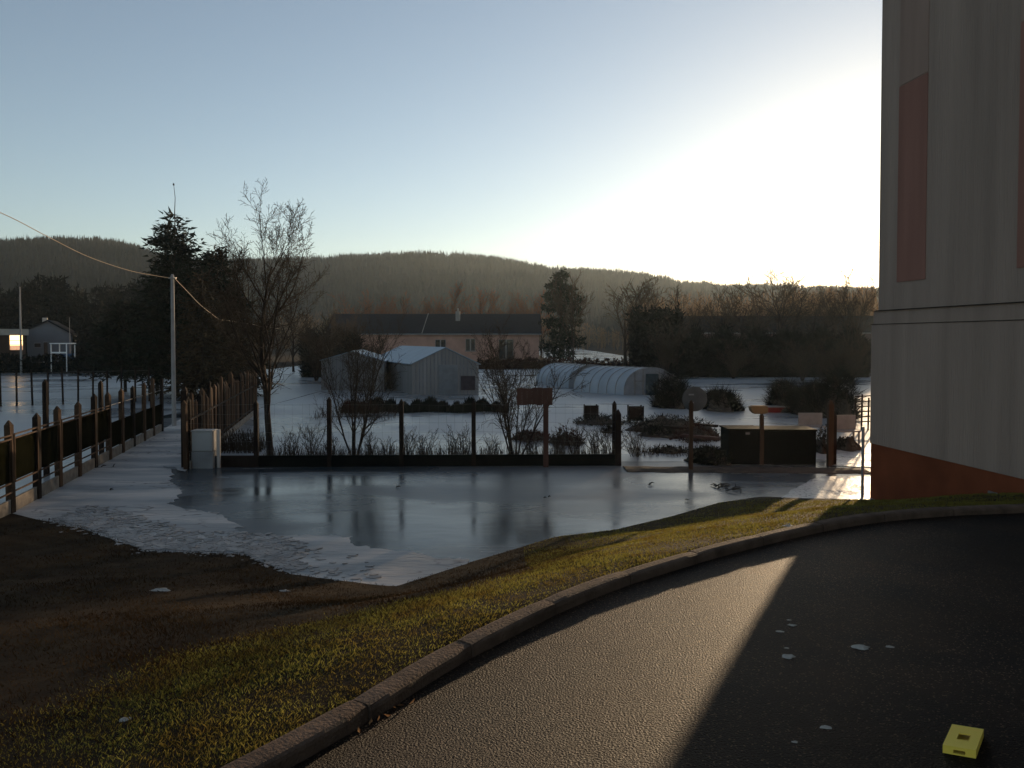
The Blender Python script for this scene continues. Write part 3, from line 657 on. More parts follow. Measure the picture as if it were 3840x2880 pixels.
# ---------------------------------------------------------------- greenhouses and sheds
M_film = mat('greenhouse_film', (.30,.33,.36), .35, .1, 1.2, .2, 3, spec=.5)
M_filmroof = mat('greenhouse_roof', (.20,.27,.33), .45, .1, 1.2, .2, 3, spec=.35)
M_sheet = mat('corrugated_sheet', (.22,.21,.205), .5, .2, 2, .3, 12, stretch=(1,1,.1))
def gable_house(name, label, cat, a, b, ridge_z, eave_z, depth, mw, mr, ribs=14, dirv=(0,1), door=None):
    # front wall from a to b (points on the ground), ridge running along dirv
    e = tag(empty(name, (a.x, a.y, WZ)), label, cat)
    wv = Vector((b.x-a.x, b.y-a.y, 0)); W_ = wv.length; ux = wv.normalized(); uy = Vector((dirv[0], dirv[1], 0)).normalized()
    M = Matrix(((ux.x, uy.x, 0, 0), (ux.y, uy.y, 0, 0), (0, 0, 1, 0), (0, 0, 0, 1)))
    pr = [(0,-.3),(W_,-.3),(W_,eave_z),(W_/2,ridge_z),(0,eave_z)]
    MB().prism(pr, 0, depth, M).build('wall', mw, e)
    ov = .12; t = .05; sl = (ridge_z-eave_z)/(W_/2)
    mb = MB().prism([(-ov,eave_z-ov*sl+.01),(W_/2,ridge_z+.01),(W_/2,ridge_z+t+.01),(-ov,eave_z-ov*sl+t+.01)], -.1, depth+.1, M)
    mb.build('roof', mr, e)
    MB().prism([(W_+ov,eave_z-ov*sl+.01),(W_+ov,eave_z-ov*sl+t+.01),(W_/2+.002,ridge_z+t+.01),(W_/2+.002,ridge_z+.01)], -.1, depth+.1, M).build('roof', mr, e)
    mb = MB()
    for i in range(1, ribs):
        x = W_*i/ribs; zt_ = eave_z+(ridge_z-eave_z)*(1-abs(x-W_/2)/(W_/2))
        mb.box(x-.02, x+.02, -.03, -.004, -.1, zt_-.03, M)
    mb.build('glazing_bars', mat('glazing_bar', (.16,.17,.18), .6, .2, 3), e)
    if door:
        MB().box(door[0], door[1], -.06, -.034, 0, door[2], M).build('door', door[3], e, bevel=.01)
    return e, M, W_
a = G(1545,1480); b = G(1795,1480)
gr, M_, W_ = gable_house('greenhouse', 'gabled greenhouse with a blue grey roof and vertical glazing bars', 'greenhouse', a, b, D(1660,1305,a.y).z-WZ, D(1545,1365,a.y).z-WZ, 11, M_sheet, M_filmroof, 18, (-.42,1), (1.7,2.9,1.9,mat('dull_door', (.16,.17,.18),.6,.2,2)))
MB().box(3.1,4.0,-.06,-.034,.3,1.2,M_).build('panel', mat('dark_panel', (.05,.04,.045),.7,.3,4), gr)
a = G(1205,1462); b = G(1440,1470)
gable_house('shed', 'grey ribbed garden shed half hidden behind the multi stemmed shrub', 'shed', a, b, D(1330,1318,a.y).z-WZ, D(1205,1352,a.y).z-WZ, 8, M_sheet, M_filmroof, 16, (-.1,1))
def tunnel(label, px0, px1, yb, ytop, depth, dirv, door=None):
    px0 += 15; px1 += 15; a = G(px0, yb); b = G(px1, yb); c = (a+b)/2; e = tag(empty('polytunnel', (c.x, c.y, WZ)), label, 'polytunnel')
    r = (b.x-a.x)/2; h = D((px0+px1)/2, ytop, a.y).z-WZ; uy = Vector((dirv[0],dirv[1],0)).normalized(); n = 18; L = 12
    V = []; Fc = []
    for i in range(L+1):
        o = uy*depth*i/L
        for j in range(n+1):
            t = math.pi*j/n; sag = .04*(i%2); V.append((-math.cos(t)*(r-sag)+o.x, o.y, (max(math.sin(t),0)**.72)*(h-sag)-.02))
    for i in range(L):
        for j in range(n): q = i*(n+1)+j; Fc.append((q, q+1, q+n+2, q+n+1))
    link('cover', V, Fc, M_tun, e, smooth=True)
    # front wall with doorway
    fr = [(V[j][0], V[j][2]) for j in range(n+1)]
    link('end_wall', [(x, .02, z) for x, z in fr], [tuple(range(n+1))], M_tunend, e)
    mb = MB()
    for i in range(0, L+1, 2):
        o = uy*depth*i/L; mb.tube([(v[0]*1.006+o.x, o.y-.01, v[2]*1.01+.01) for v in V[:n+1]], .022, 5, False)
    mb.build('hoops', M_metal, e)
    if door:
        MB().box(door[0],door[1],-.05,-.03,0,door[2]).build('door', mat('tunnel_door', (.03,.045,.05),.6,.4,3), e)
    mb = MB()
    for x in (-.6,-.3,.3,.6): mb.box(x*r-.02,x*r+.02,-.03,-.003,0,h*(1-x*x)**.36-.05)
    mb.box(-.6*r-.02,.6*r+.02,-.034,-.002,h*.5,h*.5+.04)
    mb.build('frame', M_wire, e)
    return e
M_tun = mat('tunnel_film', (.34,.38,.42), .32, .12, .8, .3, 3, spec=.5)
M_tunend = mat('tunnel_end', (.20,.20,.21), .5, .25, 1.2, .2, 4)
tunnel('long pale polytunnel with a dark open doorway', 2325, 2528, 1482, 1378, 4.5, (-.85,1), (-.35,.45,1.35))
tunnel('low pale polytunnel lying behind and left of the other', 2118, 2300, 1455, 1368, 5, (-.5,1))

# ---------------------------------------------------------------- houses
M_slate = mat('slate_roof', (.012,.014,.018), .6, .25, 3, .4, 20)
M_render = mat('pinkish_render', (.48,.27,.20), .9, .15, .8, .2)
M_glass = mat('dark_window_glass', (.02,.022,.025), .12, .2, 2, spec=.6)
def long_house(name, label, x0p, x1p, dist, y_r, y_e, z_base, depth, mw, mr, windows=(), chim=(), x0w=None):
    x0 = D(x0p, y_e, dist).x; x1 = D(x1p, y_e, dist).x; ze = D(x0p,y_e,dist).z; zr = D(x0p,y_r,dist+depth/2).z
    e = tag(empty(name, (x0, dist, z_base)), label, 'house'); zo = -z_base; Lw = x1-x0
    MB().box(.3, Lw-.3, .4, depth-.4, -.5, ze+zo).build('wall', mw, e)
    t = .12
    pr = [(0,ze+zo),(depth/2,zr+zo),(depth,ze+zo),(depth,ze+zo+t),(depth/2,zr+zo+t),(0,ze+zo+t)]
    MB().prism(pr, 0, Lw, None, 'x').build('roof', mr, e)
    for g in (.3, Lw-.32): MB().prism([(.4,ze+zo),(depth-.4,ze+zo),(depth/2,zr+zo-.06)], g, g+.02, None, 'x').build('gable', mw, e)
    MB().box(-.02, Lw+.02, -.1, -.005, ze+zo-.03, ze+zo+.1).build('gutter', M_metal, e)
    for (a_, b_, t_, u_) in windows:
        wx0 = D(a_,t_,dist+.4).x-x0; wx1 = D(b_,t_,dist+.4).x-x0; wt = D(a_,t_,dist+.4).z+zo; wb_ = D(a_,u_,dist+.4).z+zo
        f = MB().box(wx0,wx0+.07,.33,.396,wb_,wt).box(wx1-.07,wx1,.33,.396,wb_,wt).box((wx0+wx1)/2-.09,(wx0+wx1)/2+.09,.31,.396,wb_,wt).box(wx0,wx1,.33,.396,wt+.002,wt+.07).box(wx0-.1,wx1+.1,.25,.396,wb_-.12,wb_-.002)
        fo = f.build('window', M_white, e)
        MB().box(wx0+.07,wx1-.07,.36,.39,wb_,wt).build('pane', M_glass, fo)
    for (px, wpx, yt, yb) in chim:
        c = D(px, yb, dist+depth*.35); wz = wpx/F*dist; zt_ = D(px, yt, dist+depth*.35).z
        ch = MB().box(c.x-x0-wz/2, c.x-x0+wz/2, depth*.35-.3, depth*.35+.4, c.z+zo-.6, zt_+zo).build('chimney', M_white, e)
        MB().tube([(c.x-x0, depth*.35, zt_+zo), (c.x-x0, depth*.35, zt_+zo+.45)], .13, 8).build('flue', M_conc, ch)
    return e, x0, ze, zr
hs, hx0, hze, hzr = long_house('long_house', 'long low house with a dark slate roof and pinkish walls behind the greenhouse', 1222, 2030, 112, 1180, 1254, -1.0, 8.5, M_render, M_slate,
    [(1632,1672,1275,1305),(1746,1782,1272,1315),(1870,1925,1275,1345)], [(1717,17,1168,1200)])
# slanted aerial leaning over the roof
p0 = D(1583,1250,112)+Vector((0,-.4,0)); p1 = D(1606,1178,115.5)+Vector((0,0,.1))
o = MB().tube([p0, p1], .06, 5).build('roof_ladder_pole', MATS['pale_concrete']); o.parent = hs; o.location = tuple(-Vector(hs.location))
long_house('long_house', 'long dark roofed building behind the thicket at the right', 2380, 3420, 112, 1188, 1250, -1.0, 8, mat('dim_render', (.14,.10,.09), .9, .3, .6, .2), mat('brown_roof', (.014,.012,.010), .8, .3, 2, .3),
    [(2540,2580,1275,1310),(2700,2740,1275,1310),(2880,2920,1275,1310)])
# gable house at left
M_dimwall = mat('blue_grey_render', (.16,.165,.18), .9, .12, .6, .1)
dG = 92
gl = D(100,1240,dG); gr_ = D(262,1252,dG); ap = D(178,1205,dG)
z0 = -.9
e = tag(empty('gable_house', (gl.x, dG, z0)), 'small grey gable ended house at the far left', 'house')
W_ = (gr_.x-gl.x)*.89; e.rotation_euler = (0,0,R(24)); ap.x = gl.x+W_*.48
MB().prism([(0,-.5),(W_,-.5),(W_,gr_.z-z0),(ap.x-gl.x,ap.z-z0),(0,gl.z-z0)], 0, 9).build('wall', M_dimwall, e)
pr = [(-.35,gl.z-z0-.18),(ap.x-gl.x,ap.z-z0+.02),(W_+.35,gr_.z-z0-.16),(W_+.35,gr_.z-z0),(ap.x-gl.x,ap.z-z0+.2),(-.35,gl.z-z0)]
MB().prism(pr, -.3, 9.3).build('roof', M_slate, e)
c = D(155,1207,dG+3); cxx = W_*.34; ch = MB().box(cxx-.25,cxx+.25,2.7,3.3,c.z-z0-1,c.z-z0+.5).build('chimney', mat('pale_chimney', (.6,.5,.42),.8,.1,3), e)
for (a_,b_,t_,u_) in ((128,150,1288,1302),(162,176,1284,1330)):
    wx0 = (a_-100)/162*W_; wx1 = (b_-100)/162*W_; wt = D(a_,t_,dG).z-z0; wb_ = D(a_,u_,dG).z-z0
    f = MB().box(wx0-.06,wx1+.06,-.05,-.003,wt,wt+.08).box(wx0-.06,wx1+.06,-.1,-.003,wb_-.08,wb_).build('window', M_metal, e); MB().box(wx0,wx1,-.04,-.004,wb_,wt).build('pane', M_glass, f)
# lit flat-roofed house at far left
dF = 84; z0 = -.9
fl = D(-260,1240,dF); fr = D(95,1240,dF); wt = D(0,1234,dF).z-z0; we = D(0,1257,dF).z-z0
e = tag(empty('flat_roofed_house', (fr.x, dF, z0), R(31.8)), 'flat roofed house with a brightly lit window at the left edge', 'house')
W_ = (fr.x-fl.x)*.85; wx0 = W_+(37-95)/F*dF*.85; wx1 = W_+(84-95)/F*dF*.85; wb_ = D(0,1312,dF).z-z0
M_dwall = mat('dark_brown_render', (.07,.045,.035), .9, .2, 1, .1)
MB().box(0,wx0-.08,0,8,-.5,we-.01).box(wx1+.08,W_,0,8,-.5,we-.01).box(wx0-.08,wx1+.08,0,8,-.5,wb_).build('wall', M_dwall, e).location.x = -W_
MB().box(-.3,W_+.3,-.5,8.3,we,wt).build('roof', mat('pale_fascia', (.42,.36,.30),.8,.15,1.5), e).location.x = -W_
f = MB().box(wx0-.08,wx0,-.03,.1,wb_,we-.01).box(wx1,wx1+.08,-.03,.1,wb_,we-.01).box(wx0,wx1,-.03,.05,wb_+(we-wb_)*.62,wb_+(we-wb_)*.65).box(wx0,wx1,-.03,.05,wb_+(we-wb_)*.33,wb_+(we-wb_)*.36).build('window', mat('window_frame', (.3,.2,.12),.7,.1,3), e); f.location.x = -W_
MB().box(wx0,wx1,.06,.09,wb_+(we-wb_)*.3,we-.012).build('pane', mat('lit_pane', (.8,.6,.35), .5, .1, .8, emit=(1,.62,.25), estr=2.6), f)
MB().box(wx0,wx1,.06,.09,wb_,wb_+(we-wb_)*.3).build('curtain', mat('lit_curtain', (.7,.5,.4), .7, .4, 5, emit=(.9,.45,.22), estr=.5), f)
# flagpole, garden frame, bright spot stand-in in front of it
def pole_at(px, yt, yb, dist, r, label, name='pole', cat='pole', m=None):
    t = D(px,yt,dist); b_ = D(px,yb,dist)
    return tag(MB().tube([(0,0,-1.0),(0,0,(t.z-b_.z)*.6),(0,0,t.z-b_.z)], [r,r*.85,r*.5], 8).build(name, m or MATS['pale_concrete'], loc=tuple(b_)), label, cat)
pole_at(80,1075,1400,80,.11,'thin pale pole standing in front of the flat roofed house','street_pole')
pole_at(262,1190,1300,90,.04,'very thin mast beside the right eave of the gable house','mast','mast')
M_bw = mat('bright_white_paint', (.8,.77,.74), .6, .08, 3)
p = D(157,1352,81); tk = tag(empty('bright_spot_tank', (p.x,p.y,-1.0)), 'small pale rounded tank shape added for a bright spot left of the white framed shelter', 'tank')  # tank shape added to stand for a warm bright spot
MB().tube([(.3,0,-.2),(.3,0,.2),(.3,0,.75),(.3,0,.95)], [.27,.32,.32,.22], 12).build('barrel', M_bw, tk, smooth=True)
MB().tube([(.3,0,.952),(.3,0,1.03)], .14, 10).build('lid', M_metal, tk)
p = D(192,1345,80); e = tag(empty('open_shelter', (p.x,p.y,-1.0)), 'small white framed open shelter with a blue wall before the gable house', 'shelter')
h = D(192,1290,80).z+1.0; wv = (250-192)/F*80
for (x,y) in ((0,0),(wv,0),(0,1.5),(wv,1.5)): MB().box(x-.04,x+.04,y-.04,y+.04,-.3,h).build('post', M_bw, e)
MB().box(-.1,wv+.1,-.1,1.6,h,h+.1).build('roof', M_bw, e)
MB().box(.05,wv-.05,1.42,1.46,h*.2,h*.6).build('back_panel', mat('blue_panel', (.06,.12,.22),.6,.2,2), e)
MB().box(.0,wv,-.03,0.0,h*.62,h*.68).build('rail', M_bw, e)
# ---------------------------------------------------------------- left garden fence on the frozen meadow
m0 = G(-120,1530); m1 = G(560,1505)
e = tag(empty('field_fence', (m0.x,m0.y,WZ)), 'thin wire fence crossing the frozen meadow behind the left boundary fence', 'fence')
n = 13
pp = [m0.lerp(m1, i/(n-1)) for i in range(n)]
for i, q in enumerate(pp):
    h = 1.9+random.uniform(-.15,.2); fpart(MB().tube([(q.x,q.y,WZ-.3),(q.x+random.uniform(-.05,.05),q.y,WZ+h)], .05, 6), 'post', M_darkwood, e)
mb = MB()
for a_, b_ in zip(pp[:-1], pp[1:]):
    for z in (.3,.8,1.3,1.75): mb.tube([a_+Vector((0,0,z)), b_+Vector((0,0,z+random.uniform(-.04,.04)))], .008, 3, False)
fpart(mb, 'wires', M_wire, e)
# stone trellis wall catching the glare at the right
q0 = G(3205,1612); e = tag(empty('trellis_fence', (q0.x,q0.y,WZ)), 'open trellis fence against the glare beside the apartment corner', 'fence')
wv = 75/F*q0.y; h = D(3205,1478,q0.y).z-WZ
for i in range(4): fpart(MB().tube([(q0.x+wv*i/3,q0.y,WZ-.2),(q0.x+wv*i/3+.02,q0.y,WZ+h*(.9+.1*(i%2)))], .035, 6), 'post', M_darkwood, e)
mb = MB()
for i in range(6): mb.beam((q0.x,q0.y+.04,WZ+.3+i*(h-.4)/5), (q0.x+wv,q0.y+.04,WZ+.3+i*(h-.4)/5+.04), .03, .045)
fpart(mb, 'slats', M_darkwood, e)

# ---------------------------------------------------------------- yellow block on the asphalt
M_yel = mat('yellow_plastic', (1.0,.70,.10), .45, .04, 2, spec=.4)
e = tag(empty('hollow_block', (2.332, 4.005, 0.0), R(-22)), 'small yellow block with a square hole in its top lying on asphalt', 'block')
hx, hy, hz = .0735, .130, .043; ix, iy, t, tt = hx*.36, hy*.30, .012, .008
mb = MB()
mb.box(-hx,hx,-hy,-iy,hz-tt,hz).box(-hx,hx,iy,hy,hz-tt,hz).box(-hx,-ix,-iy,iy,hz-tt,hz).box(ix,hx,-iy,iy,hz-tt,hz)
mb.build('top_plate', M_yel, e)
for sgn in (-1, 1):
    y0, y1 = (-hy, -hy+t) if sgn < 0 else (hy-t, hy); zt_ = hz-tt
    MB().box(-hx,-ix,y0,y1,.001,zt_).box(ix,hx,y0,y1,.001,zt_).box(-ix,ix,y0,y1,.001,hz*.2).box(-ix,ix,y0,y1,hz*.62,zt_).build('side_wall', M_yel, e)
    x0, x1 = (-hx, -hx+t) if sgn < 0 else (hx-t, hx)
    MB().box(x0,x1,-hy+t,-iy,.001,zt_).box(x0,x1,iy,hy-t,.001,zt_).box(x0,x1,-iy,iy,.001,hz*.2).box(x0,x1,-iy,iy,hz*.62,zt_).build('side_wall', M_yel, e)
MB().box(-hx+t,hx-t,-hy+t,hy-t,.001,.006).build('floor_plate', M_yel, e)

for ch in e.children:                # the block is slightly skewed
    for v_ in ch.data.vertices: v_.co.x += v_.co.y*.287
# timbers lying across the overgrown bed
for i, (a_, b_, lab) in enumerate((((2440,1578),(2690,1598),'longest flat timber lying across the right overgrown bed'),((2470,1600),(2640,1606),'shorter dark timber below the longest one on the bed'),((2555,1632),(2735,1648),'reddish timber lying at the foot of the reddish heap'))):
    A_, B_ = D(*a_, G(a_[0],a_[1]+26).y), D(*b_, G(b_[0],b_[1]+26).y)
    tag(MB().beam(A_, B_, .22, .09).build('timber', M_board if i == 2 else M_darkwood, bevel=.01), lab, 'timber')

# ---------------------------------------------------------------- trees
def shoot(mbs, rng, p, d, length, r, lvl, cfg):
    n = cfg['seg'][lvl]; pts = [p.copy()]; rad = [r]; dirs = [d.copy()]
    q = p.copy(); dd = d.copy(); st = length/n
    for i in range(n):
        j = Vector((rng.gauss(0,1), rng.gauss(0,1), rng.gauss(0,.6)))*cfg['jit'][lvl]
        dd = (dd+j+Vector((0,0,cfg['up'][lvl]))).normalized(); q = q+dd*st
        pts.append(q.copy()); dirs.append(dd.copy()); rad.append(max(cfg['rmin'], r*(1-(i+1)/n*.78)))
    mbs[0 if lvl < cfg['split'] else 1].tube(pts, rad, 6 if lvl == 0 else (4 if lvl == 1 else 3), False)
    if lvl+1 >= len(cfg['seg']): return
    nc = cfg['kids'][lvl]
    for k in range(nc):
        f = cfg['first'][lvl]+(1-cfg['first'][lvl])*(k+rng.random())/nc; x = f*n; i = min(int(x), n-1); t = x-i
        b = pts[i].lerp(pts[i+1], t); bd = dirs[i+1]
        s = Vector((rng.gauss(0,1), rng.gauss(0,1), rng.gauss(0,.5))); s = (s-bd*s.dot(bd)).normalized()
        an = R(rng.uniform(*cfg['ang'][lvl])); nd = (bd*math.cos(an)+s*math.sin(an)).normalized()
        L = length*rng.uniform(*cfg['len'][lvl])*(1-.45*(f-cfg['first'][lvl])); rr = max(cfg['rmin'], (r*(1-f*.78))*rng.uniform(.5,.72))
        shoot(mbs, rng, b, nd, L, rr, lvl+1, cfg)
def bare(seed, h, r, cfg, stems=1, fan=0.0):
    rng = random.Random(seed); mbs = [MB(), MB()]
    for s in range(stems):
        if stems == 1: d = Vector((0,0,1)); p = Vector((0,0,-.2)); hh = h
        else:
            a = 2*math.pi*s/stems+rng.uniform(-.4,.4); d = Vector((math.cos(a)*fan*rng.uniform(.4,1.2), math.sin(a)*fan*rng.uniform(.4,1), 1)).normalized()
            p = Vector((math.cos(a)*r*1.5, math.sin(a)*r*1.5, -.2)); hh = h*rng.uniform(.7,1)
        shoot(mbs, rng, p, d, hh, r, 0, cfg)
    return mbs
def plant_bare(name, loc, label, cat, mbs, rz=0, group=None, mb_=None, mt=None):
    e = tag(empty(name, loc, rz), label, cat, group)
    t = mbs[0].build('trunk', mb_ or M_bark, e, smooth=True); c = mbs[1].build('crown', mt or M_twig, e, smooth=True)
    return e
def copy_tree(e, loc, rz, sc, label, name=None):
    c = e.copy(); COL.objects.link(c); c.location = loc; c.rotation_euler = (0,0,rz); c.scale = sc; c['label'] = label
    for ch in e.children:
        q = ch.copy(); COL.objects.link(q); q.parent = c
    return c
HERO = dict(seg=[9,7,6,4,3], jit=[.05,.10,.13,.16,.18], up=[.05,.07,.06,.05,.03], rmin=.0075, split=2, kids=[17,9,7,4], first=[.17,.12,.12,.12], ang=[(22,42),(25,50),(28,55),(30,60)], len=[(.48,.68),(.42,.62),(.4,.6),(.4,.6)])
def fit(mbs, h, w_):
    a = np.array(mbs[0].v+mbs[1].v); kz = h/a[:,2].max(); kx = w_/(np.percentile(a[:,0],99.3)-np.percentile(a[:,0],.7)); kx = min(kx, kz*1.75)
    for m_ in mbs: m_.v = [(x*kx, y*kx, z*kz) for x, y, z in m_.v]
    return mbs
g = G(1015,1712); hz = D(1015,650,g.y).z-WZ
plant_bare('bare_tree', tuple(g), 'tall bare deciduous tree just behind the wire fence, left of centre', 'tree', fit(bare(12, hz*.93, .16, HERO), hz, 400/F*g.y))
SHR = dict(seg=[8,6,5,3], jit=[.06,.12,.15,.18], up=[.03,.03,.03,.02], rmin=.005, split=1, kids=[9,7,5], first=[.2,.12,.1], ang=[(15,38),(22,50),(25,55)], len=[(.4,.62),(.38,.6),(.35,.6)])
g = G(1330,1712); plant_bare('bare_shrub', tuple(g), 'multi stemmed upright bare shrub between the second and third wire fence posts', 'shrub', fit(bare(5, 4.4, .045, SHR, 7, .30), D(1330,1110,g.y).z-WZ, 330/F*g.y))
g = G(1930,1718); plant_bare('bare_shrub', tuple(g), 'wide spreading bare shrub left of the brown sign board', 'shrub', fit(bare(8, 3.7, .042, SHR, 8, .62), D(1930,1180,g.y).z-WZ, 430/F*g.y))
SMALL = dict(seg=[5,4,3], jit=[.10,.16,.2], up=[.05,.04,.03], rmin=.004, split=1, kids=[6,4], first=[.2,.15], ang=[(18,40),(25,50)], len=[(.4,.65),(.35,.6)])
small = [(1095,1.0,7),(1165,1.1,8),(1235,.8,6),(1450,.7,6),(1530,1.0,7),(1590,.9,7),(1690,.8,6),(1740,1.1,7),(1990,.8,6),(2090,1.0,7),(2160,1.2,8),(2230,1.0,7),(2290,1.15,7),(2385,1.1,8),(1390,.9,6),(1850,.8,6)]
names = ['first','second','third','fourth','fifth','sixth','seventh','eighth','ninth','tenth','eleventh','twelfth','thirteenth','fourteenth','fifteenth','sixteenth']
order = sorted(range(len(small)), key=lambda i: small[i][0])
for rank, i in enumerate(order):
    px, h, st = small[i]; g = G(px, 1715)
    lab = 'low bare bush, %s from the left along the wire fence' % names[rank]
    if px == 2385: lab = 'low bare bush standing right of the double fence post'
    plant_bare('low_bush', tuple(g+Vector((0,random.uniform(.0,.3),0))), lab, 'bush', bare(100+i, h, .016, SMALL, st, .38), group='low bare bushes along the wire fence')
# dry weeds at the left end of the wire fence
def weeds(name, px0, px1, yb, h, n, m, label, seed, dy=.7, kind='stuff', wd=(.004,.010)):
    a = G(px0, yb); b = G(px1, yb); rs = np.random.RandomState(seed); t = rs.uniform(0,1,n)
    x = (b.x-a.x)*t; y = rs.uniform(-dy,dy,n); hh = h*rs.uniform(.3,1,n); lx = rs.normal(0,.25,n)*hh; ly = rs.normal(0,.25,n)*hh; ww = rs.uniform(*wd,n)
    P = np.stack([np.stack([x-ww,y,0*x-.05],1), np.stack([x+ww,y,0*x-.05],1), np.stack([x+lx+ww*.4,y+ly,hh],1), np.stack([x+lx-ww*.4,y+ly,hh*.98],1)],1).reshape(-1,3)
    return tag(link(name, P, np.arange(n*4).reshape(-1,4), m, loc=(a.x,a.y,WZ)), label, 'weeds', kind=kind)
weeds('dry_weeds', 800, 990, 1690, .75, 700, M_twig, 'dry brown weeds between the cabinet and the tall bare tree', 1)
weeds('dry_weeds', 990, 2310, 1712, .38, 1500, M_twig, 'sparse dry stalks along the foot of the wire fence', 2, .35)
weeds('dry_weeds', 2360, 2700, 1700, .25, 500, M_twig, 'sparse stalks poking through the ice right of the wire fence', 3, .8)
weeds('dry_weeds', 1200, 1500, 1560, .6, 500, M_twig, 'thin stalks on the frozen garden in front of the shed', 6, 2)

def conifer(seed, h, r, m, dens=1.0, skirt=.1, sparse_top=.0, power=.8, size=.16, droop=.25, name='conifer', loc=(0,0,0), label='', trunk_r=.16, leader=0):
    rs = np.random.RandomState(seed); e = tag(empty(name, loc), label, 'tree')
    MB().tube([(0,0,-.3),(0,0,h*.5),(.03,0,h)], [trunk_r,trunk_r*.6,.02], 7, False).build('trunk', M_bark, e, smooth=True)
    br = MB(); P = []; A = []
    nz = int(h*5*dens); 
    for i in range(nz):
        f = i/nz; z = h*(skirt+(1-skirt)*f); rad = r*(1-f)**power*(1+.18*math.sin(f*31+seed))+.12
        if f > 1-sparse_top and rs.rand() < .45: continue
        for k in range(8):
            a = rs.uniform(0, 6.283); L = rad*rs.uniform(.6,1.12); n = max(5, int(L*9*dens))
            if f > 1-sparse_top: n = max(3, int(n*.5))
            dr = droop*(1-f*.7); c, s = math.cos(a), math.sin(a)
            br.tube([(0,0,z),(c*L*.5,s*L*.5,z-dr*L*.25),(c*L,s*L,z-dr*L*.4+.08*L)], [.02,.014,.005], 3, False)
            t = rs.uniform(.12,1.03,n)
            pt = np.stack([c*L*t, s*L*t, z-dr*L*(t*(1-.35*t))+rs.normal(0,.05,n)],1)+rs.normal(0,.07,(n,3))*(.6+t[:,None])
            P.append(pt); A.append(np.tile([c,s,.1-.5*dr], (n,1)))
    br.build('branches', M_bark, e)
    P = np.concatenate(P); A = np.concatenate(A); n = len(P)
    a = A+rs.normal(0,.55,(n,3)); a /= np.linalg.norm(a,axis=1)[:,None]; b = np.cross(a, rs.normal(size=(n,3))); b /= np.linalg.norm(b,axis=1)[:,None]
    L = size*rs.uniform(.6,1.5,(n,1)); W_ = L*rs.uniform(.16,.34,(n,1))
    v = np.stack([P-b*W_, P+b*W_*.8+a*L*.3, P+a*L*1.5, P-b*W_*.7+a*L*.7],1).reshape(-1,3)
    link('crown', v, np.arange(n*4).reshape(-1,4), m, e)
    if leader:
        MB().tube([(0,0,h-.5),(.06,0,h+leader*.5),(-.02,0,h+leader)], [.03,.02,.012], 5, False).build('leader', M_bark, e)
        MB().tube([(-.02,0,h+leader-.05),(-.02,0,h+leader+.08)], [.06,.03], 6).build('cone', M_bark, e)
    return e
def at_px(px, yb): return tuple(G(px, yb))
def hgt(px, yt, g): return D(px, yt, g[1]).z-WZ
g = at_px(662,1485); conifer(1, hgt(662,790,g), 2.9, M_needle, 1.35, .12, .16, .5, .24, .3, 'spruce', g, 'tallest dark spruce with a sparse top and long leader, behind the concrete pole', .2, hgt(662,692,g)-hgt(662,790,g))
g = at_px(810,1478); conifer(2, hgt(810,925,g), 2.9, M_needle, 1.3, .1, .06, .45, .26, .3, 'spruce', g, 'second dark spruce between the pole and the tall bare tree', .18)
g = at_px(760,1500); conifer(3, hgt(765,1010,g), 2.1, M_thuja, 1.2, .06, .05, .5, .18, .75, 'thuja', g, 'drooping brownish conifer right behind the paling fence', .14)
g = at_px(880,1490); conifer(4, hgt(880,1120,g), 1.9, M_thuja, 1.1, .05, .05, .45, .18, .7, 'thuja', g, 'lower drooping brown conifer beside the tall bare tree', .12)
g = at_px(590,1470); conifer(5, hgt(590,1075,g), 2.7, M_needle, 1.25, .22, .05, .4, .22, .4, 'dark_conifer', g, 'broad low dark conifer left of the tallest spruce', .14)
g = at_px(470,1470); conifer(6, hgt(470,1130,g), 2.5, M_needle, 1.2, .26, .05, .35, .22, .4, 'dark_conifer', g, 'low dark conifer with bare trunk at the right end of the far hedge', .12)
# pine in the middle
def cloud_tree(name, g, h, blobs, m, label, trunk_r=.18, n=1200, size=.3, seed=1, loc=None):
    e = tag(empty(name, g), label, 'tree')
    mb = MB().tube([(0,0,-.3),(.1,0,h*.5),(0,0,h*.92)], [trunk_r,trunk_r*.75,.05], 7, False)
    mb.build('trunk', M_bark, e)
    lb = MB(); V = []; F_ = []; k = 0
    for i, (x, y, z, rx, rz_) in enumerate(blobs):
        zz = z*h; lb.tube([(0,0,max(zz-.6,.3)),(x*.5,y*.5,zz-.2),(x,y,zz)], [.06,.04,.02], 4, False)
        rs = np.random.RandomState(seed*50+i); fn = ell(rx, rx, rz_, zc=0, surf=.2, seed=seed*9+i)
        nn = int(n*rx*rz_)+60; r0 = rs.normal(size=(nn,3)); r0 /= np.linalg.norm(r0,axis=1)[:,None]
        p = r0*(rs.uniform(.2,1,nn)**.5)[:,None]*np.array([rx,rx,rz_])*(1+.25*np.sin(r0[:,:1]*5+i))+np.array([x,y,zz])
        a = rs.normal(size=(nn,3)); a[:,2] += .5; a /= np.linalg.norm(a,axis=1)[:,None]; b = np.cross(a, rs.normal(size=(nn,3))); b /= np.linalg.norm(b,axis=1)[:,None]
        L = size*rs.uniform(.5,1.4,(nn,1)); W_ = L*rs.uniform(.15,.4,(nn,1))
        V.append(np.stack([p-b*W_, p+b*W_*.8+a*L*.3, p+a*L*1.4, p-b*W_*.7+a*L*.6],1).reshape(-1,3))
    lb.build('limbs', M_bark, e)
    V = np.concatenate(V); link('crown', V, np.arange(len(V)).reshape(-1,4), m, e)
    return e
g = (D(2100,1345,98).x, 98, WZ+.1); h = hgt(2100,1015,g)
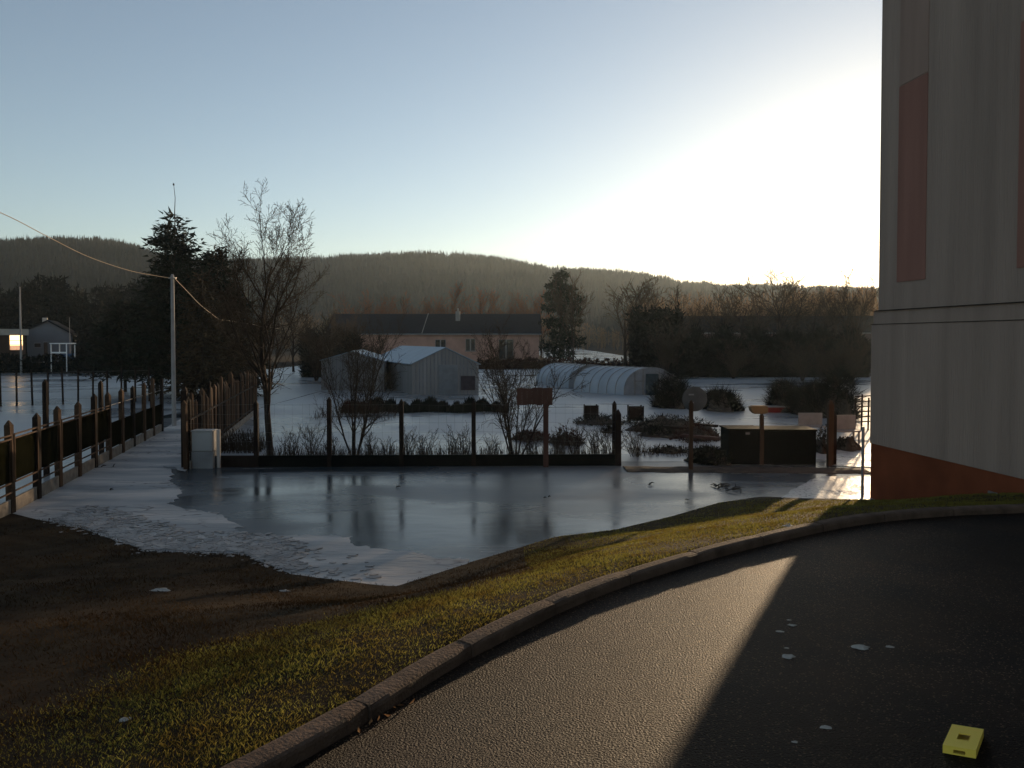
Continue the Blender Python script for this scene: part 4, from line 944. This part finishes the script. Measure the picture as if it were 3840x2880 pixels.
bl = [(.1,0,.93,1.1,.7),(-.5,.3,.84,1.4,.7),(.9,0,.80,1.2,.7),(-.9,0,.72,1.5,.7),(.9,.2,.68,1.9,.8),(-.6,0,.60,1.7,.7),(1.6,0,.57,1.6,.8),(-1.1,0,.45,1.3,.7),(.9,0,.45,2.0,.8),(0,0,.33,2.0,.9),(1.2,0,.25,1.7,.9),(-.9,0,.2,1.6,.8),(.3,0,.12,1.9,.7)]
cloud_tree('pine', g, h, bl, mat('pine_needle', (.014,.02,.010), .8, .5, 1.2), 'dark layered pine at the right end of the long slate roofed house', .22, 330, .34, 3)
# dark trees behind the houses on the left
dark = [(-150,1050,125,4.6),(-30,1085,118,4),(115,1052,112,4.2),(215,1045,108,3.4),(300,1095,104,3.6),(395,1075,112,4.2),(500,1062,118,4.4),(600,1050,122,4.2),(345,1140,98,3),(700,1040,125,4),(30,1110,104,3.4)]
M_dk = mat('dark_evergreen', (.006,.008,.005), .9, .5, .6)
labs = ['dark evergreen at the far left edge behind the flat roofed house','dark evergreen above the flat roofed house','dark tree left of the gable house chimney','pointed dark tree above the gable house','dark tree just right of the gable house roof','broad dark tree between the gable house and the spruces','dark tree left of the tallest spruce on the far bank','far dark tree partly hidden by the tallest spruce','lower dark tree before the others, right of the gable house','far dark tree hidden behind the second spruce','low dark tree between the lit window and the gable house']
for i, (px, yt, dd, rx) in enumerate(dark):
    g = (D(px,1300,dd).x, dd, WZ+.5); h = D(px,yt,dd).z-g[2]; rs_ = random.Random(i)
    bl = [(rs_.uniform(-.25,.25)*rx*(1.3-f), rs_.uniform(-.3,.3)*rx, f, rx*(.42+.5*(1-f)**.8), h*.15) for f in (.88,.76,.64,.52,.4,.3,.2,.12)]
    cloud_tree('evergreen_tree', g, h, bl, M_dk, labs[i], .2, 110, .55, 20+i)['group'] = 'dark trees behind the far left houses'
def hedge(name, x0p, x1p, yt, yb, dist, depth, m, label, n, size, seed, z0=None, cat='hedge', ragged=.12, thin=1.0):
    a = D(x0p, yb, dist); b = D(x1p, yb, dist); h = D(x0p,yt,dist).z-a.z; rs = np.random.RandomState(seed); Wd = b.x-a.x
    u = rs.uniform(0,1,n); face = rs.rand(n)
    z = rs.uniform(0,1,n)**.8; y = rs.uniform(0,depth,n)
    y = np.where(face < .55, rs.uniform(0,.25,n), y); z = np.where(face > .8, 1.0, z)
    top = 1+ragged*(np.sin(u*37+seed)+np.sin(u*83)*.6+rs.normal(0,.5,n))
    P = np.stack([u*Wd, y, z*h*top],1)
    e = tag(empty(name, tuple(a)), label, cat)
    aa = rs.normal(size=(n,3)); aa[:,2] = np.abs(aa[:,2])+.2; aa /= np.linalg.norm(aa,axis=1)[:,None]; bb = np.cross(aa, rs.normal(size=(n,3))); bb /= np.linalg.norm(bb,axis=1)[:,None]
    L = size*rs.uniform(.5,1.5,(n,1)); W_ = L*rs.uniform(.2,.45,(n,1))*thin
    link('foliage', np.stack([P-bb*W_, P+bb*W_*.8+aa*L*.3, P+aa*L*1.3, P-bb*W_*.7+aa*L*.6],1).reshape(-1,3), np.arange(n*4).reshape(-1,4), m, e)
    mb = MB()
    k = max(2, int(Wd/1.2))
    for i in range(k+1):
        x = Wd*i/k; mb.tube([(x, depth*.5, -.4), (x+random.uniform(-.2,.2), depth*.5, h*.85)], [.07,.03], 4, False)
    # inner growth
    mb2 = MB().box(.1, Wd-.1, .22, depth-.1, .1, h*.72); 
    mb.build('stems', M_bark, e); mb2.build('inner_growth', m, e)
    return e
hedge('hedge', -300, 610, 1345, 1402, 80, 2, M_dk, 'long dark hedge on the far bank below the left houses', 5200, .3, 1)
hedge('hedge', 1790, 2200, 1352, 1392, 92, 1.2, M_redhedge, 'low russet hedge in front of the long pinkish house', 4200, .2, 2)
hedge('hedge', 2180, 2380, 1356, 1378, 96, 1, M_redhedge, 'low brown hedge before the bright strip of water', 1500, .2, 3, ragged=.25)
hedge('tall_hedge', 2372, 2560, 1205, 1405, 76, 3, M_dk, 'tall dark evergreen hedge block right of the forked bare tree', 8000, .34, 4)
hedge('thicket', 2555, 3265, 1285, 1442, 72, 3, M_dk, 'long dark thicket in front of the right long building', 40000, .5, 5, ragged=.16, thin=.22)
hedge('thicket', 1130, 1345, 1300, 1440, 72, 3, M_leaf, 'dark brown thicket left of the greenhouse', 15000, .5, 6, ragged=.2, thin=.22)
for a_ in ((2475,2600,1440,1530,'dark rounded bush right of the polytunnel door',21),(2640,2800,1450,1542,'dark sloping bush right of the round sign',22),
           (2900,3010,1420,1545,'tall dark bush above the long red trough',23),(3000,3130,1405,1560,'dark bush behind the left white bench',24),(3100,3215,1400,1570,'dark bush behind the right white bench',25)):
    heap(a_[0], a_[1], a_[2], a_[3], M_dk, a_[4], 6500, 1.3, a_[5], .3, 'bush', None, 'dark_bush', .2)

# bare trees in the middle distance, four models copied
FAR = dict(seg=[7,6,5,3], jit=[.06,.12,.15,.18], up=[.05,.06,.05,.04], rmin=.021, split=2, kids=[11,8,6], first=[.22,.15,.1], ang=[(22,48),(25,52),(28,58)], len=[(.45,.68),(.42,.62),(.35,.6)])
FORK = dict(seg=[5,7,6,4], jit=[.06,.12,.14,.18], up=[.03,.07,.05,.04], rmin=.021, split=2, kids=[8,8,7], first=[.35,.2,.1], ang=[(20,48),(25,52),(28,58)], len=[(.8,1.05),(.42,.62),(.35,.6)])
BUSHY = dict(seg=[6,5,4,3], jit=[.08,.13,.16,.18], up=[.04,.04,.04,.03], rmin=.012, split=1, kids=[8,7,5], first=[.1,.1,.1], ang=[(15,40),(22,50),(25,55)], len=[(.45,.7),(.4,.62),(.35,.6)])
models = {}
def far_tree(kind, px, yt, dist, width, label, red=False, zb_=WZ):
    g = (D(px,1300,dist).x, dist, zb_); h = D(px,yt,dist).z-zb_
    key = (kind, red)
    if key not in models:
        H = 8.0
        if kind == 'far': m_ = bare(31, H, .16, FAR)
        elif kind == 'far2': m_ = bare(47, H, .15, FAR)
        elif kind == 'fork': m_ = bare(33, H*.62, .17, FORK)
        elif kind == 'fork2': m_ = bare(52, H*.62, .17, FORK)
        else: m_ = bare(35, H, .06, BUSHY, 9, .34)
        allv = np.array(m_[0].v+m_[1].v); hh = allv[:,2].max(); ww = np.percentile(np.abs(allv[:,0]), 98)*2
        e = plant_bare('bare_tree' if kind != 'bush' else 'tall_shrub', g, label, 'tree', m_, mt=M_redglow if red else M_twig); models[key] = (e, hh, ww); src = True
    else: src = False
    e, hh, ww = models[key]; sc = h/hh; sx = (width/F*dist)/ww
    grp = 'russet bare trees behind the long house' if red else 'bare trees beyond the frozen gardens'
    o = e if src else copy_tree(e, g, random.uniform(0, 6.28), (1,1,1), label)
    o.rotation_euler = (0,0,random.uniform(0,6.28)); o.scale = (sx*random.uniform(.9,1.1), sx, sc); o['group'] = grp
    return o
TL = [('fork',2150,1000,90,150,'bare tree with dense upright twigs immediately right of the dark pine'),
 ('fork2',2345,1020,84,250,'forked bare tree standing left of the tall dark hedge block'),
 ('far',2455,1045,88,170,'bare tree rising over the left end of the right long roof'),
 ('far2',2560,1055,90,160,'bare tree rising above the tall dark hedge, second over the right roof'),
 ('fork',2660,1060,86,190,'bare tree above the round sign'),
 ('far',2770,1050,90,200,'bare tree above the tan hooded post'),
 ('fork2',2935,985,80,290,'tallest golden lit bare tree above the right long roof'),
 ('far2',3050,1052,84,190,'bare tree between the golden lit tree and the wall side tree'),
 ('far',2850,1075,95,180,'slighter bare tree just left of the golden lit tree'),
 ('fork',3195,985,66,150,'tall bare tree beside the apartment wall'),
 ('far2',3130,1060,78,180,'lower bare tree just left of the one beside the apartment wall'),
 ('bush',2500,1180,72,170,'tall bushy shrub at the left of the right thicket'),
 ('bush',2750,1262,70,180,'tall bushy shrub above the long red trough'),
 ('bush',3010,1262,66,180,'tall bushy shrub above the left white bench'),
 ('bush',3110,1258,62,180,'tall bushy shrub above the gate post'),
 ('bush',3200,1245,58,120,'tall bushy shrub against the apartment corner'),
 ('bush',1185,1190,66,180,'tall bushy shrub left of the garden shed'),
 ('bush',1290,1120,76,150,'tall pale stemmed shrub behind the garden shed'),
 ('bush',1400,1240,74,120,'tall shrub above the gap between shed and greenhouse'),
 ('far2',1100,1120,84,180,'bare tree seen through the right side of the tall bare tree'),
 ('fork',1240,1160,60,170,'bare tree just left of the shed roof')]
RL_ = [('bush',1420,1085,128,170,'russet treetop, leftmost above the slate roof'),('bush',1500,1105,130,160,'russet treetop above the left part of the slate roof'),
 ('bush',1590,1085,128,170,'russet treetop above the leaning roof pole'),('far',1700,1050,132,150,'tallest round headed russet tree above the slate roof'),
 ('far2',1795,1072,134,120,'narrow bare tree right of the round headed russet tree'),('bush',1640,1110,126,150,'low russet treetop left of the white chimney'),
 ('far',1845,1080,134,110,'slim bare tree above the second window of the long house'),('bush',1905,1100,128,150,'russet treetop right of the white chimney'),
 ('bush',1980,1075,128,160,'russet treetop over the right end of the slate roof'),('far2',2030,1085,130,120,'bare tree immediately left of the dark pine'),('bush',1340,1080,126,160,'russet shrub above the left end of the slate roof')]
for a_ in TL: far_tree(*a_)
for a_ in RL_: far_tree(*a_, red=True, zb_=-1.0)
# wood further off on the right, one mass of trees
def wood(name, x0p, x1p, prof, d0, d1, n, m, label, seed):
    rs = np.random.RandomState(seed); V = []
    for i in range(n):
        px = rs.uniform(x0p, x1p); dd = rs.uniform(d0, d1); yt = np.interp(px, *zip(*prof)); g = D(px, 1280, dd); h = (D(px, yt, dd).z-WZ)*rs.uniform(.7,1.03)
        w_ = h*.3
        for k in range(46):
            f = rs.rand(); a = rs.uniform(0,6.283); rr = w_*math.sin(math.pi*min(1,f*.85+.12))**.8*rs.uniform(.1,1)
            x = g.x+math.cos(a)*rr; y = dd+math.sin(a)*rr; z = WZ+h*(.12+.82*f); L = h*rs.uniform(.06,.13); t = rs.uniform(.03,.10)
            dx, dy, dz = math.cos(a)*.4*L+rs.normal(0,.12)*L, math.sin(a)*.4*L, L
            c, s = math.cos(a+1.57)*t, math.sin(a+1.57)*t
            V += [(x-c,y-s,z),(x+c,y+s,z),(x+dx+c*.2,y+dy+s*.2,z+dz),(x+dx-c*.2,y+dy-s*.2,z+dz)]
        t = .12; V += [(g.x-t,dd,WZ-.5),(g.x+t,dd,WZ-.5),(g.x+t*.4,dd,WZ+h*.8),(g.x-t*.4,dd,WZ+h*.8)]
    V = np.array(V); return tag(link(name, V, np.arange(len(V)).reshape(-1,4), m), label, 'wood', kind='stuff')
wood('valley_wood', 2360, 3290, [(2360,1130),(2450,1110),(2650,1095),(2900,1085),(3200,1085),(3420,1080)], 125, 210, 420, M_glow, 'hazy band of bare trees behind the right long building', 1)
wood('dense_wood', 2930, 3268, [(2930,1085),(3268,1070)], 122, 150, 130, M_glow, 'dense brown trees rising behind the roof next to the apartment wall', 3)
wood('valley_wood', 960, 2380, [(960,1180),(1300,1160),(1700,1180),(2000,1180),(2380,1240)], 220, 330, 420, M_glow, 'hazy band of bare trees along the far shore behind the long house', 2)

# ---------------------------------------------------------------- grass
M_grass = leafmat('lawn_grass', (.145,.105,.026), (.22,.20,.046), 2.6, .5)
M_dry = leafmat('dry_grass', (.036,.020,.010), (.075,.045,.021), .9, .25)  # brown of dead grass, darkened so the colour also carries the slope's shade
def blades(name, n, zone, hmin, hmax, m, label, seed, wscale=1.0):
    rs = np.random.RandomState(seed)
    # more blades close to the viewer
    r = 2.2+ (rs.rand(n)**1.5)*16; a = rs.uniform(-.75, .62, n); x = r*np.sin(a); y = r*np.cos(a)
    pts = np.stack([x,y],1); k = seg_dist(KERB, pts); wl = -seg_dist(WL, pts)
    cl = .5+.5*np.sin(x*2.1+np.sin(y*3.3))*np.sin(y*1.7+x*.6)+rs.normal(0,.18,n)
    ok = (k > .17) & (wl > .02) & zone(k, wl, x, y, rs) & (rs.rand(n) < .45+.55*np.clip(cl,0,1))
    x, y, r, cl = x[ok], y[ok], r[ok], cl[ok]; n = len(x); z = gz(x, y)-.005
    h = rs.uniform(hmin, hmax, n)*(.6+.6*np.clip(cl,0,1)); wd = (.0008+.00045*r)*wscale*rs.uniform(.6,1.3,n)
    ang = rs.uniform(0, 3.1416, n); c, s = np.cos(ang)*wd, np.sin(ang)*wd; lx, ly = rs.normal(0,.5,n)*h, rs.normal(0,.5,n)*h
    v = np.stack([np.stack([x-c,y-s,z],1), np.stack([x+c,y+s,z],1), np.stack([x+lx*.4+c*.6,y+ly*.4+s*.6,z+h*.6],1), np.stack([x+lx,y+ly,z+h],1)],1)
    return tag(link(name, v.reshape(-1,3), np.arange(n*4).reshape(-1,4), m), label, 'grass', kind='stuff')
green = lambda k, wl, x, y, rs: (k < 2.0+.35*np.sin(y*1.3)+rs.normal(0,.22,len(x))) | ((x > .2) )
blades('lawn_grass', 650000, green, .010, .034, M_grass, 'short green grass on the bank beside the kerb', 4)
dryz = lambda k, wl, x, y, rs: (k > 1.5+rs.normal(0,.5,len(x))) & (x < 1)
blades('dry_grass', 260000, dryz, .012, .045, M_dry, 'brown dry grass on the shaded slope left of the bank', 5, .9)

# ---------------------------------------------------------------- litter, ice clumps, drifted twigs
M_snow = mat('old_ice', (.42,.38,.33), .6, .15, 9, .3)
def clump(name, px, py, z, size, label, cat, m, seed, flat=.4, group=None):
    rs = random.Random(seed); g = G(px, py, z); gz_ = z
    if z != 0 and z != WZ:
        gz_ = float(gz(np.array([g.x]), np.array([g.y]))[0]); 
    mb = MB(); n = 9; rings = 4; V = []; Fc = []
    for i in range(rings+1):
        t = i/rings*math.pi/2
        for j in range(n):
            a = 2*math.pi*j/n; rr = size*math.cos(t)*(1+rs.uniform(-.35,.35)); V.append((math.cos(a)*rr*1.5, math.sin(a)*rr, size*flat*math.sin(t)*(1+rs.uniform(-.3,.3))-.003))
    for i in range(rings):
        for j in range(n): Fc.append((i*n+j, i*n+(j+1)%n, (i+1)*n+(j+1)%n, (i+1)*n+j))
    return tag(link(name, V, Fc, m, loc=(g.x, g.y, gz_)), label, cat, group)
def onto(px, py):                    # where the photo ray meets the ground
    d = ray(px, py); ts = np.linspace(2, 40, 3000); P = np.array([[d.x*t, d.y*t] for t in ts]); zz = gz(P[:,0], P[:,1]); rz_ = CAMZ+d.z*ts
    i = int(np.argmax(rz_ < zz)); return Vector((P[i,0], P[i,1], float(zz[i])))
def clump_g(px, py, size, label, seed, m=M_snow, name='ice_clump', cat='ice', group='scraps of old ice', flat=.4, road=False):
    g = G(px, py, 0.0) if road else onto(px, py); o = clump(name, 1920, 2000, WZ, size, label, cat, m, seed, flat, group); o.location = g; return o
for i, (px, py, sz_, lab) in enumerate([(600,2215,.075,'white ice lump alone on the dark slope'),(1065,2218,.05,'small pale lump on the slope right of the white ice lump'),
    (2955,1975,.05,'white scrap by the kerb where the shadow begins'),(2985,1985,.04,'white scrap touching the kerb right of its neighbour'),(2965,1965,.03,'tiny white scrap above the kerb pair'),(2632,1980,.035,'tiny white scrap in the lit grass above the kerb bend'),(2550,1996,.03,'tiny pale scrap left of the one in the lit grass'),
    (470,2700,.03,'tiny white scrap in the dry grass near the lower left')]): clump_g(px, py, sz_, lab, i)
for i, (px, py, sz_, lab) in enumerate([(2958,2325,.022,'uppermost pale ice scrap on the shaded asphalt'),(2970,2345,.03,'pale flat scrap just below the uppermost one on the asphalt'),(2925,2368,.026,'pale scrap left of the line of scraps on the asphalt'),(2950,2430,.02,'small pale scrap in the middle of the line on the asphalt'),
    (2955,2463,.045,'largest pale scrap at the bottom of the line on the asphalt'),(3225,2428,.06,'long pale scrap to the right on the shaded asphalt'),(3335,2426,.03,'small scrap right of the long pale scrap on the asphalt'),(3095,2728,.03,'pale scrap low on the asphalt left of the yellow block'),(2982,2782,.02,'tiny scrap lowest on the shaded asphalt'),(2285,2488,.008,'tiny white speck on the sunlit asphalt')]):
    clump_g(px, py, sz_*.7, lab, 20+i, flat=.45, road=True)
M_drift = mat('drift', (.05,.04,.03), .9, .3, 8)
for i, (px, py, L_, lab) in enumerate([(2740,1838,.55,'dark clot of drifted twigs on the ice, largest one by the lit bank'),(2700,1825,.35,'drifted twigs just left of the largest clot'),(2430,1820,.25,'small drifted twig clot under the round sign'),(2585,1880,.12,'tiny drifted twig above the lit bank'),(2050,1868,.15,'tiny drifted twig below the sign board reflection'),(415,1752,.4,'dark bent stick lying on the ice beside the left fence'),(1488,1830,.15,'short twig sticking up from the open water'),(430,1838,.2,'small dark twig on the lane ice')]):
    g = G(px, py); e = tag(empty('drift_twigs', (g.x, g.y, WZ+.01)), lab, 'twigs', 'twigs drifted onto the ice'); rs_ = random.Random(i)
    mb = MB(); k = 9 if L_ > .3 and px > 1000 else 2
    for q in range(k):
        c = Vector((rs_.uniform(-L_,L_)*.5, rs_.uniform(-L_,L_)*.5, .01)); a = rs_.uniform(-.5,.5)+(0 if rs_.random() < .7 else 1.5); v = Vector((math.cos(a), math.sin(a), rs_.uniform(0,.25)))*L_*rs_.uniform(.3,.6)
        mb.tube([c-v*.5+Vector((0,0,abs(v.z)*.5)), c+Vector((0,0,.02+abs(v.z)*.5)), c+v*.5+Vector((0,0,abs(v.z)*.5))], [.012,.014,.006], 4)
    mb.build('twig_clot', M_drift, e)
# fallen leaves by the kerb foot
M_fleaf = leafmat('fallen_leaf', (.30,.13,.05), (.45,.28,.14), 3, .3)
for i, (px, py) in enumerate([(1530,2605),(1545,2640),(1500,2650),(1390,2712),(1420,2700),(1450,2690),(1480,2660),(1345,2745)]):
    g = G(px, py, .0); rs_ = random.Random(i); a = rs_.uniform(0,6.28); s_ = rs_.uniform(.014,.026); c, s = math.cos(a)*s_, math.sin(a)*s_
    V = [(-c,-s,.003),(s*.5,-c*.5,.012),(c,s,.010+rs_.random()*.02),(-s*.5,c*.5,.004),(-c*1.5,-s*1.5,.002)]
    tag(link('fallen_leaf', V, [(0,1,2,3),(4,1,0),(4,0,3)], M_fleaf, loc=(g.x,g.y,.002)), 'curled brown leaf lying by the foot of the kerb, %s from the left' % names[sorted(range(8), key=lambda j: [1530,1545,1500,1390,1420,1450,1480,1345][j]).index(i)], 'leaf', 'leaves at the kerb foot')

# ---------------------------------------------------------------- haze
hz_ = bpy.data.materials.new('haze'); hz_.use_nodes = True; n = hz_.node_tree; n.nodes.remove(n.nodes['Principled BSDF'])
pv = n.nodes.new('ShaderNodeVolumePrincipled'); pv.inputs['Color'].default_value = (.74,.88,.95,1); pv.inputs['Density'].default_value = .0002; pv.inputs['Anisotropy'].default_value = .45
n.links.new(pv.outputs[0], n.nodes['Material Output'].inputs['Volume'])
hb = MB().box(-1600,1600,-620,2450,-75,105).build('haze', hz_); tag(hb, kind='stuff', label='thin pale haze filling the valley air', cat='haze')
# ---------------------------------------------------------------- broken ice crust along the bank
def crust(name, n, m, label, seed):
    rs = np.random.RandomState(seed); V = []; Fc = []
    P = WL[4:-4]
    k = 0
    while k < n:
        i = rs.randint(0, len(P)-1) if rs.rand() < .45 else rs.randint(0, 4); t = rs.rand(); q = P[i]*(1-t)+P[i+1]*t
        off = rs.normal(.18, .22) if rs.rand() < .6 else rs.uniform(0, 1.3); x = q[0]+rs.normal(0,.1); y = q[1]+off
        if x > -2.0 or x < -10 or (x > -3.5 and rs.rand() < .6): continue
        z = max(WZ+.008, float(gz(np.array([x]), np.array([y]))[0]))+.004; sz = rs.uniform(.012,.065)*(1.2 if off > 0 else .6); kk = rs.randint(4,7)
        tx, ty = rs.normal(0,.07,2); n0 = len(V); a0 = rs.uniform(0,6.28); th_ = rs.uniform(.004,.013)
        ring = []
        for j in range(kk):
            a = a0+6.283*j/kk+rs.uniform(-.3,.3); rr = sz*rs.uniform(.6,1.2); ring.append((math.cos(a)*rr*1.4, math.sin(a)*rr))
        for lv in (0, th_):
            for (dx, dy) in ring: V.append((x+dx, y+dy, z+lv+dx*tx+dy*ty))
        Fc.append(tuple(range(n0+kk, n0+2*kk)))
        for j in range(kk): Fc.append((n0+j, n0+(j+1)%kk, n0+kk+(j+1)%kk, n0+kk+j))
        k += 1
    return tag(link(name, V, Fc, m), label, 'ice', kind='stuff')
crust('ice_crust', 2600, mat('crust_ice', (.34,.30,.27), .6, .3, 3, .3, spec=.3), 'broken plates of pale ice crust along the foot of the bank', 4)
